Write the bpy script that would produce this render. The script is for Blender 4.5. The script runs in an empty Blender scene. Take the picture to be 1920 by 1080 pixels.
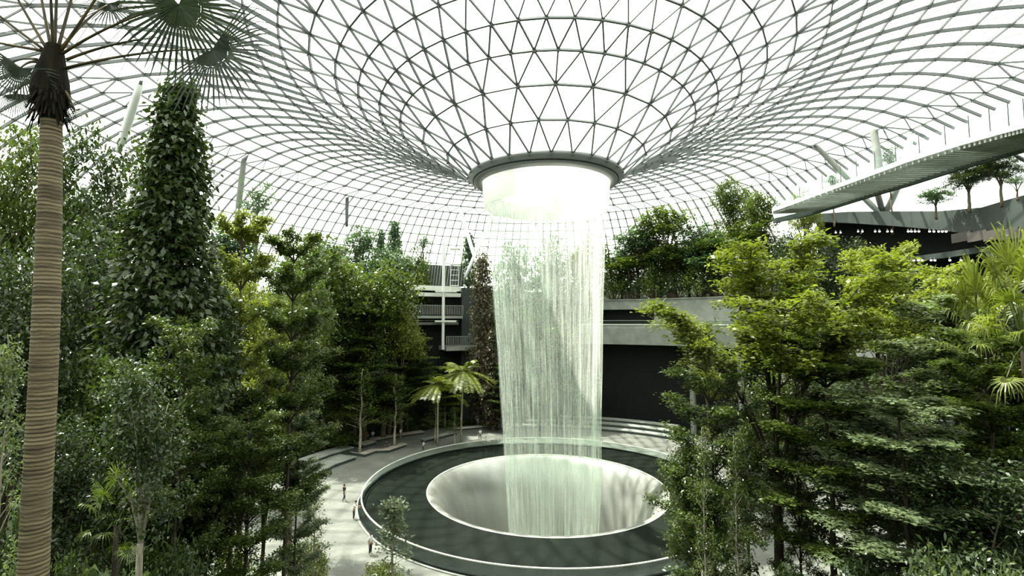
import bpy, math, random
import numpy as np
from mathutils import Vector, Matrix, Quaternion
R = math.radians
C = bpy.context.scene.collection
SC = bpy.context.scene

# ------------------------------------------------------------------ camera, sky, sun, exposure
F = 915.0
CZ = 20.3
PITCH = R(4.0)
cam_d = bpy.data.cameras.new('camera'); cam = bpy.data.objects.new('camera', cam_d); C.objects.link(cam)
cam_d.sensor_width = 36.0; cam_d.lens = F/1920*36.0
cam_d.clip_start = .1; cam_d.clip_end = 1000
cam.location = (0, 0, CZ); cam.rotation_euler = (R(90)+PITCH, 0, 0)
SC.camera = cam
SC.view_settings.view_transform = 'Standard'; SC.view_settings.look = 'None'
SC.view_settings.gamma = 1; SC.view_settings.use_curve_mapping = False
SC.view_settings.exposure = 0.12

world = bpy.data.worlds.new('sky'); SC.world = world; world.use_nodes = True
nt = world.node_tree; bg = nt.nodes['Background']
sky = nt.nodes.new('ShaderNodeTexSky'); sky.sky_type = 'HOSEK_WILKIE'; sky.turbidity = 6; sky.ground_albedo = .5
sky.sun_direction = Vector((-.25, .35, .9)).normalized()
mixw = nt.nodes.new('ShaderNodeMix'); mixw.data_type = 'RGBA'; mixw.inputs[0].default_value = .12
mixw.inputs[6].default_value = (.92, 1.0, .97, 1)
nt.links.new(sky.outputs[0], mixw.inputs[7]); nt.links.new(mixw.outputs[2], bg.inputs[0])
bg.inputs[1].default_value = 1.3
sun_d = bpy.data.lights.new('sun', 'SUN'); sun_d.energy = 23.0; sun_d.angle = R(1.0); sun_d.color = (1, .96, .84)
sun = bpy.data.objects.new('sun', sun_d); C.objects.link(sun)
sun.rotation_euler = Vector((-.40, .22, .95)).to_track_quat('Z', 'Y').to_euler()
SC.cycles.max_bounces = 7; SC.cycles.diffuse_bounces = 3; SC.cycles.glossy_bounces = 3
SC.cycles.transmission_bounces = 4; SC.cycles.transparent_max_bounces = 16
SC.cycles.caustics_reflective = False; SC.cycles.caustics_refractive = False
SC.cycles.sample_clamp_indirect = 6.0

# ------------------------------------------------------------------ helpers
cp, sp_ = math.cos(PITCH), math.sin(PITCH)
def ray(px, py):
    u = (px-960)/F; v = (540-py)/F
    return Vector((u, cp - v*sp_, sp_ + v*cp))
def at(px, py, depth):                      # a point of the place seen in that direction, depth metres ahead
    d = ray(px, py); d = d*(depth/d.y); return Vector((d.x, d.y, d.z+CZ))
def atz(px, py, z):                         # the same on a level plane
    d = ray(px, py); d = d*((z-CZ)/d.z); return Vector((d.x, d.y, z))
AX = Vector((4.2, 60.9, 0))                 # axis of the oculus and the pool

def mat(name, base=(.5,.5,.5), rough=.6, spec=.5, metal=0.0, noise=None, bump=0.0, bscale=8, em=None, ems=0):
    m = bpy.data.materials.new(name); m.use_nodes = True
    n = m.node_tree.nodes; l = m.node_tree.links; b = n['Principled BSDF']
    b.inputs['Base Color'].default_value = (*base, 1); b.inputs['Roughness'].default_value = rough
    b.inputs['Specular IOR Level'].default_value = spec; b.inputs['Metallic'].default_value = metal
    tc = n.new('ShaderNodeTexCoord')
    if noise:
        col2, scale = noise[0], noise[1]
        mp = n.new('ShaderNodeMapping'); mp.inputs['Scale'].default_value = noise[2] if len(noise) > 2 else (1,1,1)
        t = n.new('ShaderNodeTexNoise'); t.inputs['Scale'].default_value = scale; t.inputs['Detail'].default_value = 5
        l.new(tc.outputs['Object'], mp.inputs[0]); l.new(mp.outputs[0], t.inputs['Vector'])
        r = n.new('ShaderNodeValToRGB'); r.color_ramp.elements[0].position = .35; r.color_ramp.elements[1].position = .65
        r.color_ramp.elements[0].color = (*base, 1); r.color_ramp.elements[1].color = (*col2, 1)
        l.new(t.outputs[0], r.inputs[0]); l.new(r.outputs[0], b.inputs['Base Color'])
    if bump:
        t2 = n.new('ShaderNodeTexNoise'); t2.inputs['Scale'].default_value = bscale; t2.inputs['Detail'].default_value = 4
        l.new(tc.outputs['Object'], t2.inputs['Vector'])
        bp = n.new('ShaderNodeBump'); bp.inputs['Strength'].default_value = bump
        l.new(t2.outputs[0], bp.inputs['Height']); l.new(bp.outputs[0], b.inputs['Normal'])
    if em:
        b.inputs['Emission Color'].default_value = (*em, 1); b.inputs['Emission Strength'].default_value = ems
    return m

def leaf_mat(name, dark, light, trans=.35, rough=.42):
    m = bpy.data.materials.new(name); m.use_nodes = True
    n = m.node_tree.nodes; l = m.node_tree.links; b = n['Principled BSDF']; out = n['Material Output']
    at_ = n.new('ShaderNodeAttribute'); at_.attribute_name = 'tint'
    oi = n.new('ShaderNodeObjectInfo')
    ad = n.new('ShaderNodeMath'); ad.operation = 'MULTIPLY_ADD'; ad.inputs[1].default_value = .35; ad.inputs[2].default_value = -.17
    l.new(oi.outputs['Random'], ad.inputs[0])
    sm = n.new('ShaderNodeMath'); sm.operation = 'ADD'; sm.use_clamp = True
    l.new(at_.outputs['Fac'], sm.inputs[0]); l.new(ad.outputs[0], sm.inputs[1])
    mx = n.new('ShaderNodeMix'); mx.data_type = 'RGBA'
    mx.inputs[6].default_value = (*dark, 1); mx.inputs[7].default_value = (*light, 1)
    l.new(sm.outputs[0], mx.inputs[0]); l.new(mx.outputs[2], b.inputs['Base Color'])
    b.inputs['Roughness'].default_value = rough; b.inputs['Specular IOR Level'].default_value = .45
    tr = n.new('ShaderNodeBsdfTranslucent'); g = n.new('ShaderNodeMix'); g.data_type = 'RGBA'; g.blend_type = 'MULTIPLY'; g.inputs[0].default_value = 1
    l.new(mx.outputs[2], g.inputs[6]); g.inputs[7].default_value = (1.7, 1.8, .7, 1)
    l.new(g.outputs[2], tr.inputs['Color'])
    ms = n.new('ShaderNodeMixShader'); ms.inputs[0].default_value = trans
    l.new(b.outputs[0], ms.inputs[1]); l.new(tr.outputs[0], ms.inputs[2]); l.new(ms.outputs[0], out.inputs[0])
    return m

class MB:
    """collects shapes and links them as ONE mesh"""
    def __init__(s): s.v = []; s.f = []
    def add(s, V, Fc):
        o = len(s.v); s.v += [tuple(p) for p in V]; s.f += [tuple(i+o for i in f) for f in Fc]
    def box(s, x0, x1, y0, y1, z0, z1):
        s.add([(x0,y0,z0),(x1,y0,z0),(x1,y1,z0),(x0,y1,z0),(x0,y0,z1),(x1,y0,z1),(x1,y1,z1),(x0,y1,z1)],
              [(0,3,2,1),(4,5,6,7),(0,1,5,4),(1,2,6,5),(2,3,7,6),(3,0,4,7)])
    def beam(s, p, q, n, w, h, drop=0.0):
        p = Vector(p); q = Vector(q); n = Vector(n); d = (q-p)
        if d.length < 1e-6: return
        d.normalize(); sd = d.cross(n)
        if sd.length < 1e-5: sd = d.orthogonal()
        sd.normalize(); n = sd.cross(d).normalized()
        a = sd*(w/2); t = n*(h/2-drop); b = n*(-h/2-drop)
        V = [p-a+b, p+a+b, p+a+t, p-a+t, q-a+b, q+a+b, q+a+t, q-a+t]
        s.add(V, [(0,1,2,3),(7,6,5,4),(0,4,5,1),(1,5,6,2),(2,6,7,3),(3,7,4,0)])
    def tube(s, pts, rad, k=7, cap=True):
        pts = [Vector(p) for p in pts]; V = []; Fc = []
        up = Vector((.13,.31,.94)); prev = None
        for i, p in enumerate(pts):
            d = (pts[min(i+1, len(pts)-1)]-pts[max(i-1, 0)])
            d = d.normalized() if d.length > 1e-9 else Vector((0,0,1))
            if prev is None:
                a = d.orthogonal().normalized()
            else:
                a = prev - d*prev.dot(d); a = a.normalized() if a.length > 1e-6 else d.orthogonal().normalized()
            prev = a; b = d.cross(a); r = rad[i] if hasattr(rad, '__len__') else rad
            for j in range(k):
                t = 2*math.pi*j/k; V.append(p+a*(r*math.cos(t))+b*(r*math.sin(t)))
        for i in range(len(pts)-1):
            for j in range(k):
                Fc.append((i*k+j, i*k+(j+1)%k, (i+1)*k+(j+1)%k, (i+1)*k+j))
        if cap: Fc.append(tuple(range(k-1, -1, -1))); Fc.append(tuple((len(pts)-1)*k+j for j in range(k)))
        s.add(V, Fc)
    def ball(s, c, rx, ry=None, rz=None, k=8, m=6):
        ry = ry or rx; rz = rz or rx; V = [(c[0],c[1],c[2]-rz)]; Fc = []
        for i in range(1, m):
            ph = math.pi*i/m - math.pi/2
            for j in range(k):
                t = 2*math.pi*j/k
                V.append((c[0]+rx*math.cos(ph)*math.cos(t), c[1]+ry*math.cos(ph)*math.sin(t), c[2]+rz*math.sin(ph)))
        V.append((c[0],c[1],c[2]+rz))
        for j in range(k): Fc.append((0, 1+(j+1)%k, 1+j))
        for i in range(m-2):
            for j in range(k): Fc.append((1+i*k+j, 1+i*k+(j+1)%k, 1+(i+1)*k+(j+1)%k, 1+(i+1)*k+j))
        L = len(V)-1; b = 1+(m-2)*k
        for j in range(k): Fc.append((L, b+j, b+(j+1)%k))
        s.add(V, Fc)
    def arc(s, prof, a0, a1, n, c=AX, closed=False):
        """profile [(r,z)..] swept round the axis c from azimuth a0 to a1 (0 = away from the camera, clockwise)"""
        V = []; Fc = []; m = len(prof); full = abs(a1-a0) >= 2*math.pi-1e-6
        cnt = n if full else n+1
        for i in range(cnt):
            a = a0+(a1-a0)*i/n
            for r, z in prof: V.append((c[0]+r*math.sin(a), c[1]+r*math.cos(a), z))
        segs = m if closed else m-1
        for i in range(n):
            i2 = (i+1) % cnt
            for j in range(segs):
                j2 = (j+1) % m; Fc.append((i*m+j, i2*m+j, i2*m+j2, i*m+j2))
        if closed and not full: Fc.append(tuple(range(m))); Fc.append(tuple(n*m+j for j in range(m-1, -1, -1)))
        s.add(V, Fc)
    def ring(s, r0, r1, z0, z1, a0=0, a1=2*math.pi, n=96, c=AX):
        s.arc([(r0,z0),(r1,z0),(r1,z1),(r0,z1)], a0, a1, n, c, True)
    def build(s, name, m, parent=None, smooth=False, **kw):
        me = bpy.data.meshes.new(name); me.from_pydata(s.v, [], s.f); me.validate(); me.update()
        if smooth: me.polygons.foreach_set('use_smooth', [True]*len(me.polygons))
        me.materials.append(m); o = bpy.data.objects.new(name, me); C.objects.link(o)
        if parent is not None: o.parent = parent
        for k_, v_ in kw.items(): o[k_] = v_
        return o
def quads_obj(name, V, m, parent=None, tint=None, nv=4):
    V = np.asarray(V, np.float32).reshape(-1, 3); n = len(V)//nv
    me = bpy.data.meshes.new(name); me.vertices.add(len(V)); me.vertices.foreach_set('co', V.ravel())
    me.loops.add(len(V)); me.loops.foreach_set('vertex_index', np.arange(len(V), dtype=np.int32))
    me.polygons.add(n); me.polygons.foreach_set('loop_start', np.arange(n, dtype=np.int32)*nv)
    me.update(calc_edges=True)
    if tint is not None:
        a = me.attributes.new('tint', 'FLOAT', 'POINT'); a.data.foreach_set('value', np.repeat(tint, nv).astype(np.float32))
    me.materials.append(m); o = bpy.data.objects.new(name, me); C.objects.link(o)
    if parent is not None: o.parent = parent
    return o
def empty(name, loc, label, cat, group=None, rz=0):
    o = bpy.data.objects.new(name, None); C.objects.link(o); o.location = loc; o.rotation_euler = (0,0,rz)
    o.empty_display_size = .3; o['label'] = label; o['category'] = cat
    if group: o['group'] = group
    return o
def tag(o, label, cat, group=None):
    o['label'] = label; o['category'] = cat
    if group: o['group'] = group
    return o
def copy_tree(o, parent=None):
    c = o.copy(); C.objects.link(c); c.parent = parent
    for ch in list(kids.get(o.name, [])):
        copy_tree2(ch, c)
    return c
def copy_tree2(ch, parent):
    d = ch.copy(); C.objects.link(d); d.parent = parent
    for g in kids.get(ch.name, []): copy_tree2(g, d)
kids = {}
def note(*objs):
    for o in objs:
        if o.parent: kids.setdefault(o.parent.name, []).append(o)

# ------------------------------------------------------------------ materials
M = dict(
    steel=mat('painted_steel', (.075,.085,.085), .45, .5),
    steel_white=mat('white_painted_steel', (.62,.64,.62), .4, .5),
    ringm=mat('ring_grey', (.16,.17,.165), .5),
    conc=mat('concrete', (.22,.23,.21), .8, .3, noise=((.29,.30,.28), .6)),
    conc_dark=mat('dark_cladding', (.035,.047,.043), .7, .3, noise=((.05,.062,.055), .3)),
    white=mat('white_edge', (.62,.63,.58), .6),
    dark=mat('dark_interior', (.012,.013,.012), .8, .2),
    soil=mat('soil', (.012,.017,.008), .95, .1, noise=((.03,.045,.014), .7), bump=.5, bscale=2),
    bark_dark=mat('dark_bark', (.035,.028,.02), .85, .2, noise=((.075,.06,.045), 5, (1,1,.3)), bump=.4, bscale=9),
    bark_pale=mat('pale_bark', (.22,.19,.14), .85, .2, noise=((.38,.35,.28), 4, (1,1,.4)), bump=.3, bscale=9),
    bark_mid=mat('brown_bark', (.09,.07,.045), .85, .2, noise=((.16,.125,.085), 4, (1,1,.4)), bump=.3, bscale=9),
    leaf_dark=leaf_mat('dark_glossy_leaf', (.013,.026,.010), (.058,.085,.030), .22, .30),
    leaf_mid=leaf_mat('mid_green_leaf', (.024,.045,.010), (.105,.14,.030), .33, .34),
    leaf_lime=leaf_mat('yellow_green_leaf', (.07,.095,.014), (.23,.255,.055), .38, .36),
    leaf_grey=leaf_mat('grey_green_leaf', (.05,.075,.035), (.17,.21,.11), .28, .4),
    leaf_haze=leaf_mat('haze_tinted_leaf', (.03,.06,.035), (.09,.15,.085), .3, .45),  # distance haze of the far trees is painted into this cooler leaf colour
    leaf_red=leaf_mat('reddish_leaf', (.035,.03,.018), (.10,.085,.05), .25),
    stone=mat('black_pool_stone', (.010,.014,.012), .35, .15),
    floor=None)
# ------------------------------------------------------------------ special materials
def make_floor():
    m = mat('grey_paving', (.15,.153,.138), .55, .3, noise=((.21,.213,.19), .35))
    n = m.node_tree.nodes; l = m.node_tree.links; b = n['Principled BSDF']
    tc = n.new('ShaderNodeTexCoord'); br = n.new('ShaderNodeTexBrick'); br.inputs['Scale'].default_value = .8
    br.inputs['Mortar Size'].default_value = .012; br.inputs['Color1'].default_value = (1,1,1,1); br.inputs['Color2'].default_value = (.86,.86,.86,1)
    br.inputs['Mortar'].default_value = (.6,.6,.6,1); l.new(tc.outputs['Object'], br.inputs[0])
    src = b.inputs['Base Color'].links[0].from_socket
    mx = n.new('ShaderNodeMix'); mx.data_type = 'RGBA'; mx.blend_type = 'MULTIPLY'; mx.inputs[0].default_value = 1
    l.new(src, mx.inputs[6]); l.new(br.outputs[0], mx.inputs[7]); l.new(mx.outputs[2], b.inputs['Base Color'])
    return m
M['floor'] = make_floor()
def make_glass(name, tint, tr, gloss=.06):
    m = bpy.data.materials.new(name); m.use_nodes = True
    n = m.node_tree.nodes; l = m.node_tree.links; n.remove(n['Principled BSDF']); out = n['Material Output']
    t = n.new('ShaderNodeBsdfTransparent'); t.inputs[0].default_value = (*tint, 1)
    d = n.new('ShaderNodeBsdfTranslucent'); d.inputs[0].default_value = (*tint, 1)
    ms = n.new('ShaderNodeMixShader'); ms.inputs[0].default_value = tr; l.new(d.outputs[0], ms.inputs[1]); l.new(t.outputs[0], ms.inputs[2])
    g = n.new('ShaderNodeBsdfGlossy'); g.inputs['Roughness'].default_value = .08
    m2 = n.new('ShaderNodeMixShader'); m2.inputs[0].default_value = gloss; l.new(ms.outputs[0], m2.inputs[1]); l.new(g.outputs[0], m2.inputs[2])
    l.new(m2.outputs[0], out.inputs[0]); return m
M['roof_glass'] = make_glass('fritted_roof_glass', (.91,.975,.95), .55, .04)
M['rail_glass'] = make_glass('clear_rail_glass', (.80,.90,.86), .93, .05)
def make_water_sheet(strand=False):
    m = bpy.data.materials.new('falling_water' + ('_strand' if strand else '_veil')); m.use_nodes = True
    n = m.node_tree.nodes; l = m.node_tree.links; n.remove(n['Principled BSDF']); out = n['Material Output']
    tc = n.new('ShaderNodeTexCoord'); mp = n.new('ShaderNodeMapping'); mp.inputs['Scale'].default_value = (3.2,3.2,.10)
    t = n.new('ShaderNodeTexNoise'); t.inputs['Scale'].default_value = 1.0; t.inputs['Detail'].default_value = 6; t.inputs['Roughness'].default_value = .65
    l.new(tc.outputs['Object'], mp.inputs[0]); l.new(mp.outputs[0], t.inputs['Vector'])
    r = n.new('ShaderNodeMapRange'); r.inputs['From Min'].default_value = .42; r.inputs['From Max'].default_value = .72
    r.inputs['To Min'].default_value = .035 if not strand else .06; r.inputs['To Max'].default_value = .22 if not strand else .34
    l.new(t.outputs[0], r.inputs['Value'])
    sx = n.new('ShaderNodeSeparateXYZ'); l.new(tc.outputs['Object'], sx.inputs[0])
    # the unbroken sheet at the lip breaks up into drops below
    z = n.new('ShaderNodeMapRange'); z.interpolation_type = 'SMOOTHSTEP'; z.inputs['From Min'].default_value = 34.0; z.inputs['From Max'].default_value = 35.0
    l.new(sx.outputs[2], z.inputs['Value'])
    mx = n.new('ShaderNodeMath'); mx.operation = 'MAXIMUM'; l.new(r.outputs[0], mx.inputs[0]); l.new(z.outputs[0], mx.inputs[1])
    d = n.new('ShaderNodeBsdfDiffuse'); d.inputs[0].default_value = (.97,.98,.95,1)
    tl = n.new('ShaderNodeBsdfTranslucent'); tl.inputs[0].default_value = (.97,.98,.95,1)
    a = n.new('ShaderNodeMixShader'); a.inputs[0].default_value = .5; l.new(d.outputs[0], a.inputs[1]); l.new(tl.outputs[0], a.inputs[2])
    tr = n.new('ShaderNodeBsdfTransparent'); tr.inputs[0].default_value = (.97,.99,.97,1)
    ms = n.new('ShaderNodeMixShader'); l.new(mx.outputs[0], ms.inputs[0]); l.new(tr.outputs[0], ms.inputs[1]); l.new(a.outputs[0], ms.inputs[2])
    l.new(ms.outputs[0], out.inputs[0]); return m
M['veil'] = make_water_sheet(); M['strand'] = make_water_sheet(True)
M['pool_water'] = mat('still_dark_water', (.010,.013,.010), .25, .05, bump=.06, bscale=3)
M['bowl_water'] = mat('sheet_of_water_in_bowl', (.17,.17,.155), .30, 1.0, noise=((.24,.24,.22), .5, (1,1,.2)))
M['bowl_water'].node_tree.nodes['Principled BSDF'].inputs['IOR'].default_value = 1.9

# ------------------------------------------------------------------ roof shell (steel diagrid and fritted glass)
zc = [(9.6,38.5),(12.3,40.7),(15.3,42.5),(18.0,44.0),(20.4,45.2),(22.8,46.3),(25.3,47.4),(28,48.5),(31,49.6),(34.2,50.6),(37.6,51.4),(41.1,52.0),
      (44.6,52.4),(48.1,52.5),(51.6,52.3),(55.1,51.7),(58.5,50.8),(61.8,49.6),(65,48.1),(68.1,46.3),(71.1,44.2),(74,41.8),(76.8,39.1),(79.4,36.1),(81.9,32.8),(84.2,29.2),(86.3,25.3),(88,21.2)]
def tilt(a, r):                              # the shell stands a little higher towards the near side
    k = min(4.2, .14*(r-9.6))*(1-sst2((r-62)/26)*.6); return -k*math.cos(a)
def sst2(x): x = min(1, max(0, x)); return x*x*(3-2*x)
def cnt(j): return 26 if j < 3 else (52 if j < 8 else (104 if j < 16 else 208))
def roof_nodes():
    rows = []
    for j, (r, z) in enumerate(zc):
        n = cnt(j)
        off = 0.0
        if j < 3: off = (j % 2)*.5
        elif j < 8: off = ((j-3) % 2)*.5
        else: off = 0.0
        st = 2*math.pi/n
        base = 0.0 if j >= 3 else 0.0
        rows.append([(base+(i+off)*st, r, z) for i in range(n)])
    return rows
rows = roof_nodes()
def rp(t): a, r, z = t; return Vector((AX.x+r*math.sin(a), AX.y+r*math.cos(a), z+tilt(a, r)))
def keep(p):                                # the lattice stops at the side opening over the bridge
    a = math.degrees(math.atan2(p.x-AX.x, p.y-AX.y)); r = math.hypot(p.x-AX.x, p.y-AX.y)
    return not (50 < a < 125 and r > 60.5+4*max(0, 60-a)/10)
lat = MB(); gl = MB(); nod = MB()
for j, row in enumerate(rows):
    r, z = zc[j]
    r0, z0 = zc[max(j-1,0)]; r1, z1 = zc[min(j+1,len(zc)-1)]
    tn = Vector((-(z1-z0), (r1-r0))).normalized()
    pts = [rp(t) for t in row]; n = len(pts)
    nrm = [Vector((tn.x*math.sin(t[0]), tn.x*math.cos(t[0]), tn.y)) for t in row]
    hw = .16 if j < 8 else .11
    for i in range(n):
        if keep(pts[i]) and j > 0: lat.beam(pts[i], pts[(i+1)%n], nrm[i], hw, .34, .1)
        if keep(pts[i]):
            lat.beam(pts[i]-nrm[i]*.42, pts[i]+nrm[i]*.10, Vector((1,.3,.1)), .20, .20)
    if j+1 < len(rows):
        nx = rows[j+1]; q = [rp(t) for t in nx]; m_ = len(nx)
        nn = [(nrm[i]) for i in range(n)]
        def lo(i): return pts[i % n]
        if m_ == n and j >= 8:              # beyond the funnel the ribs run straight outwards
            for i in range(n):
                if keep(pts[i]):
                    lat.beam(pts[i], q[i], nn[i], .18 if j < 16 else .17, .5, .1)
                    if j < 16: lat.beam(pts[i], q[(i+1) % n], nn[i], .05, .10, 0)
                gl.add([pts[i], q[(i+1)%n], q[i]], [(0,1,2)]); gl.add([pts[i], pts[(i+1)%n], q[(i+1)%n]], [(0,1,2)])
        elif m_ == n:
            sh = 1 if nx[0][0] < row[0][0] - 1e-9 else 0   # upper row shifted by minus half a step
            for i in range(n):
                u0 = (i-1+sh) % n if sh == 0 else i; 
                A = q[u0 % n]; B = q[(u0+1) % n]
                if keep(pts[i]):
                    lat.beam(pts[i], A, nn[i], .15 if j < 4 else .11, .26, .06); lat.beam(pts[i], B, nn[i], .15 if j < 4 else .11, .26, .06)
                gl.add([pts[i], B, A], [(0,1,2)]); gl.add([pts[i], pts[(i+1)%n], B], [(0,1,2)])
        else:                                # the row above has twice the nodes
            # node k of the upper row sits at k*half-step; find the one on this node's meridian
            st = 2*math.pi/m_
            for i in range(n):
                k = int(round((row[i][0]-nx[0][0])/st)) % m_
                P0 = q[(k-1)%m_]; P1 = q[k]; P2 = q[(k+1)%m_]
                if keep(pts[i]):
                    for P in (P0,P1,P2): lat.beam(pts[i], P, nn[i], .14 if j < 8 else .10, .26, .06)
                gl.add([pts[i], P1, P0], [(0,1,2)]); gl.add([pts[i], P2, P1], [(0,1,2)]); gl.add([pts[i], pts[(i+1)%n], P2], [(0,1,2)])
roof = empty('ceiling', (AX.x, AX.y, 38.5), 'domed glass roof of white triangular panes on a dark steel diagrid, sinking to a central oculus', 'roof'); roof['kind'] = 'structure'
def put(o, root):                            # keep world-space geometry under a parent that stands elsewhere
    o.matrix_parent_inverse = Matrix.Translation(-Vector(root.location)) if root.rotation_euler.z == 0 else root.matrix_basis.inverted()
    note(o); return o
g_ = put(gl.build('glass_panes', M['roof_glass'], roof), roof); g_['kind'] = 'structure'
l_ = put(lat.build('steel_lattice', M['steel'], roof), roof); l_['kind'] = 'structure'

# the grey ring that closes the oculus
oc = empty('oculus_ring', (AX.x, AX.y, 38.5), 'grey steel ring round the mouth of the glass funnel above the waterfall', 'ring')
b = MB(); b.arc([(9.75,38.75),(9.8,38.3),(9.1,38.0),(9.05,37.75),(8.15,37.5),(8.15,38.75)], 0, 2*math.pi, 96, closed=True)
put(b.build('rim', M['ringm'], oc, True), oc)
b = MB(); b.ring(9.04, 9.16, 37.86, 37.99, n=96); put(b.build('drip_groove', M['dark'], oc), oc)

# ------------------------------------------------------------------ waterfall
wf = empty('waterfall', (AX.x, AX.y, 0), 'tall round curtain of falling water pouring from the roof oculus into the bowl', 'waterfall')
def wr(z):
    t = [(-14,4.6),(-6,5.3),(0,5.7),(10,6.1),(20,6.6),(30,7.15),(33,7.4),(35,7.85),(37.6,8.0),(38.6,8.0)]
    for (a, ra), (b_, rb) in zip(t, t[1:]):
        if z <= b_: return ra+(rb-ra)*(z-a)/(b_-a)
    return 8.0
zz = [-9,-6,-3,0,4,8,12,16,20,24,28,31,33,34,35,36.5,38.6]
def wcx(z): return .75*(1-min(1, max(0, z/35)))
for k, dr in enumerate((0, -.6)):
    V = []; Fc = []; n = 72
    for z in (zz):
        for i in range(n):
            a = 2*math.pi*i/n; r = wr(z)+dr+.10*math.sin(5*a+k)+.07*math.sin(11*a)
            V.append((r*math.sin(a)+wcx(z), r*math.cos(a), z))
    for j in range(len(zz)-1):
        for i in range(n): Fc.append((j*n+i, j*n+(i+1)%n, (j+1)*n+(i+1)%n, (j+1)*n+i))
    b = MB(); b.add(V, Fc)
    o = b.build('water_veil', M['veil'], wf, True)
b = MB(); rnd = random.Random(3)
for i in range(330):
    a = rnd.random()*2*math.pi; 
    if rnd.random() < .5: a = round(a/(2*math.pi)*14)/14*2*math.pi + rnd.gauss(0, .07)   # the fall gathers in bundles
    z1 = rnd.uniform(30, 35.5); z0 = rnd.uniform(-8, 12) if rnd.random() < .35 else -8
    dr = rnd.uniform(-.5, .12); da = rnd.uniform(-.03, .03); w = rnd.choice((.012,.016,.022,.045)); ph = rnd.random()*6
    pts = []; rad = []
    for k in range(15):
        z = z0+(z1-z0)*k/14; r = wr(z)+dr+.06*math.sin(z*.5+ph); aa = a+da*(35-z)/35
        pts.append((r*math.sin(aa)+wcx(z), r*math.cos(aa), z)); rad.append(w*(.6+.6*rnd.random()))
    b.tube(pts, rad, 4)
o = b.build('water_strands', M['strand'], wf, True); o['kind'] = 'stuff'

# ------------------------------------------------------------------ floor, pool
b = MB(); b.arc([(21.9,0),(39,0)], 0, 2*math.pi, 128); b.arc([(21.9,0),(21.9,-.6)], 0, 2*math.pi, 128)
b.build('floor', M['floor'], kind='structure')
pool = empty('fountain_pool', (AX.x, AX.y, 0), 'large round black-lined pool that surrounds the bowl under the waterfall', 'pool')
b = MB(); b.arc([(21.9,-.05),(21.9,.28),(21.5,.28),(21.5,.02),(21.2,-.1)], 0, 2*math.pi, 128); put(b.build('basin_wall', M['stone'], pool), pool)
b = MB(); b.arc([(21.5,.10),(19,.14),(16.5,.22),(14.35,.40)], 0, 2*math.pi, 160); put(b.build('still_water', M['pool_water'], pool, True), pool)
b = MB(); b.arc([(14.35,.40),(14.1,.44),(13.85,.38),(13.5,.15),(13.0,-.4),(12.4,-1.3),(11.8,-2.5),(11.2,-4.2),(10.7,-6.4),(10.4,-9),(10.2,-12),(10,-16),(0,-16)], 0, 2*math.pi, 160)
put(b.build('bowl', M['bowl_water'], pool, True), pool)
b = MB(); b.ring(14.28, 14.40, .33, .43, n=160); put(b.build('lip', M['white'], pool), pool)
bal = empty('pool_balustrade', (AX.x, AX.y, 0), 'frameless glass balustrade with thin pale handrail round the black pool', 'balustrade')
b = MB(); b.arc([(21.7,.28),(21.55,1.16)], 0, 2*math.pi, 128); put(b.build('glass', M['rail_glass'], bal), bal)
b = MB(); b.ring(21.48, 21.62, 1.15, 1.23, n=160); put(b.build('handrail', M['white'], bal), bal)
b = MB(); b.ring(21.9, 22.1, .0, .10, n=160); put(b.build('kerb', M['conc'], bal), bal)

# ------------------------------------------------------------------ terrain
def sst(x): x = min(1, max(0, x)); return x*x*(3-2*x)
def ground_h(x, y):
    dx, dy = x-AX.x, y-AX.y; r = math.hypot(dx, dy); c = math.cos(math.atan2(dx, dy)); ph = math.degrees(math.atan2(dx, dy))
    Hs = 6+18.8*sst((c+.25)/.7)
    sec = sst((ph+36)/8)*sst((70-ph)/8)
    smooth = Hs*sst((r-34-4*sst(c))/(24))
    smooth = max(smooth, (16-.40*math.hypot(x, y))*sst((r-33)/6)); smooth += max(0, 27-smooth)*sst((r-64)/16)
    step = 25.3*sst((r-47.6)/1.0)+max(0, r-50)*.12
    return smooth*(1-sec)+step*sec
V = []; Fc = []; rs = [33,35,37,39,41,43,45,47,47.6,47.9,48.2,48.6,50,52,54,56,58,60,64,70,78,88,100,120]; n = 180
for r in rs:
    for i in range(n):
        a = 2*math.pi*i/n; x = AX.x+r*math.sin(a); y = AX.y+r*math.cos(a)
        V.append((x, y, ground_h(x, y)-.06))
for j in range(len(rs)-1):
    for i in range(n): Fc.append((j*n+i, (j+1)*n+i, (j+1)*n+(i+1)%n, j*n+(i+1)%n))
b = MB(); b.add(V, Fc); b.build('ground', M['soil'], kind='structure', smooth=True)
# ------------------------------------------------------------------ terrace buildings round the valley
def az(px, depth): p = at(px, 540, depth); return math.atan2(p.x-AX.x, p.y-AX.y)
def hit(px, r):                              # azimuth where the sight line of that column meets the far side of radius r
    t = (px-960)/F; A = t*t+1; B = -2*(AX.x*t+AX.y); Cc = AX.x**2+AX.y**2-r*r
    y = (-B+math.sqrt(B*B-4*A*Cc))/(2*A); return math.atan2(y*t-AX.x, y-AX.y)
def yat(px, r): a = hit(px, r); return AX.y+r*math.cos(a)
def zat(px, py, r): return at(px, py, yat(px, r)).z

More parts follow.
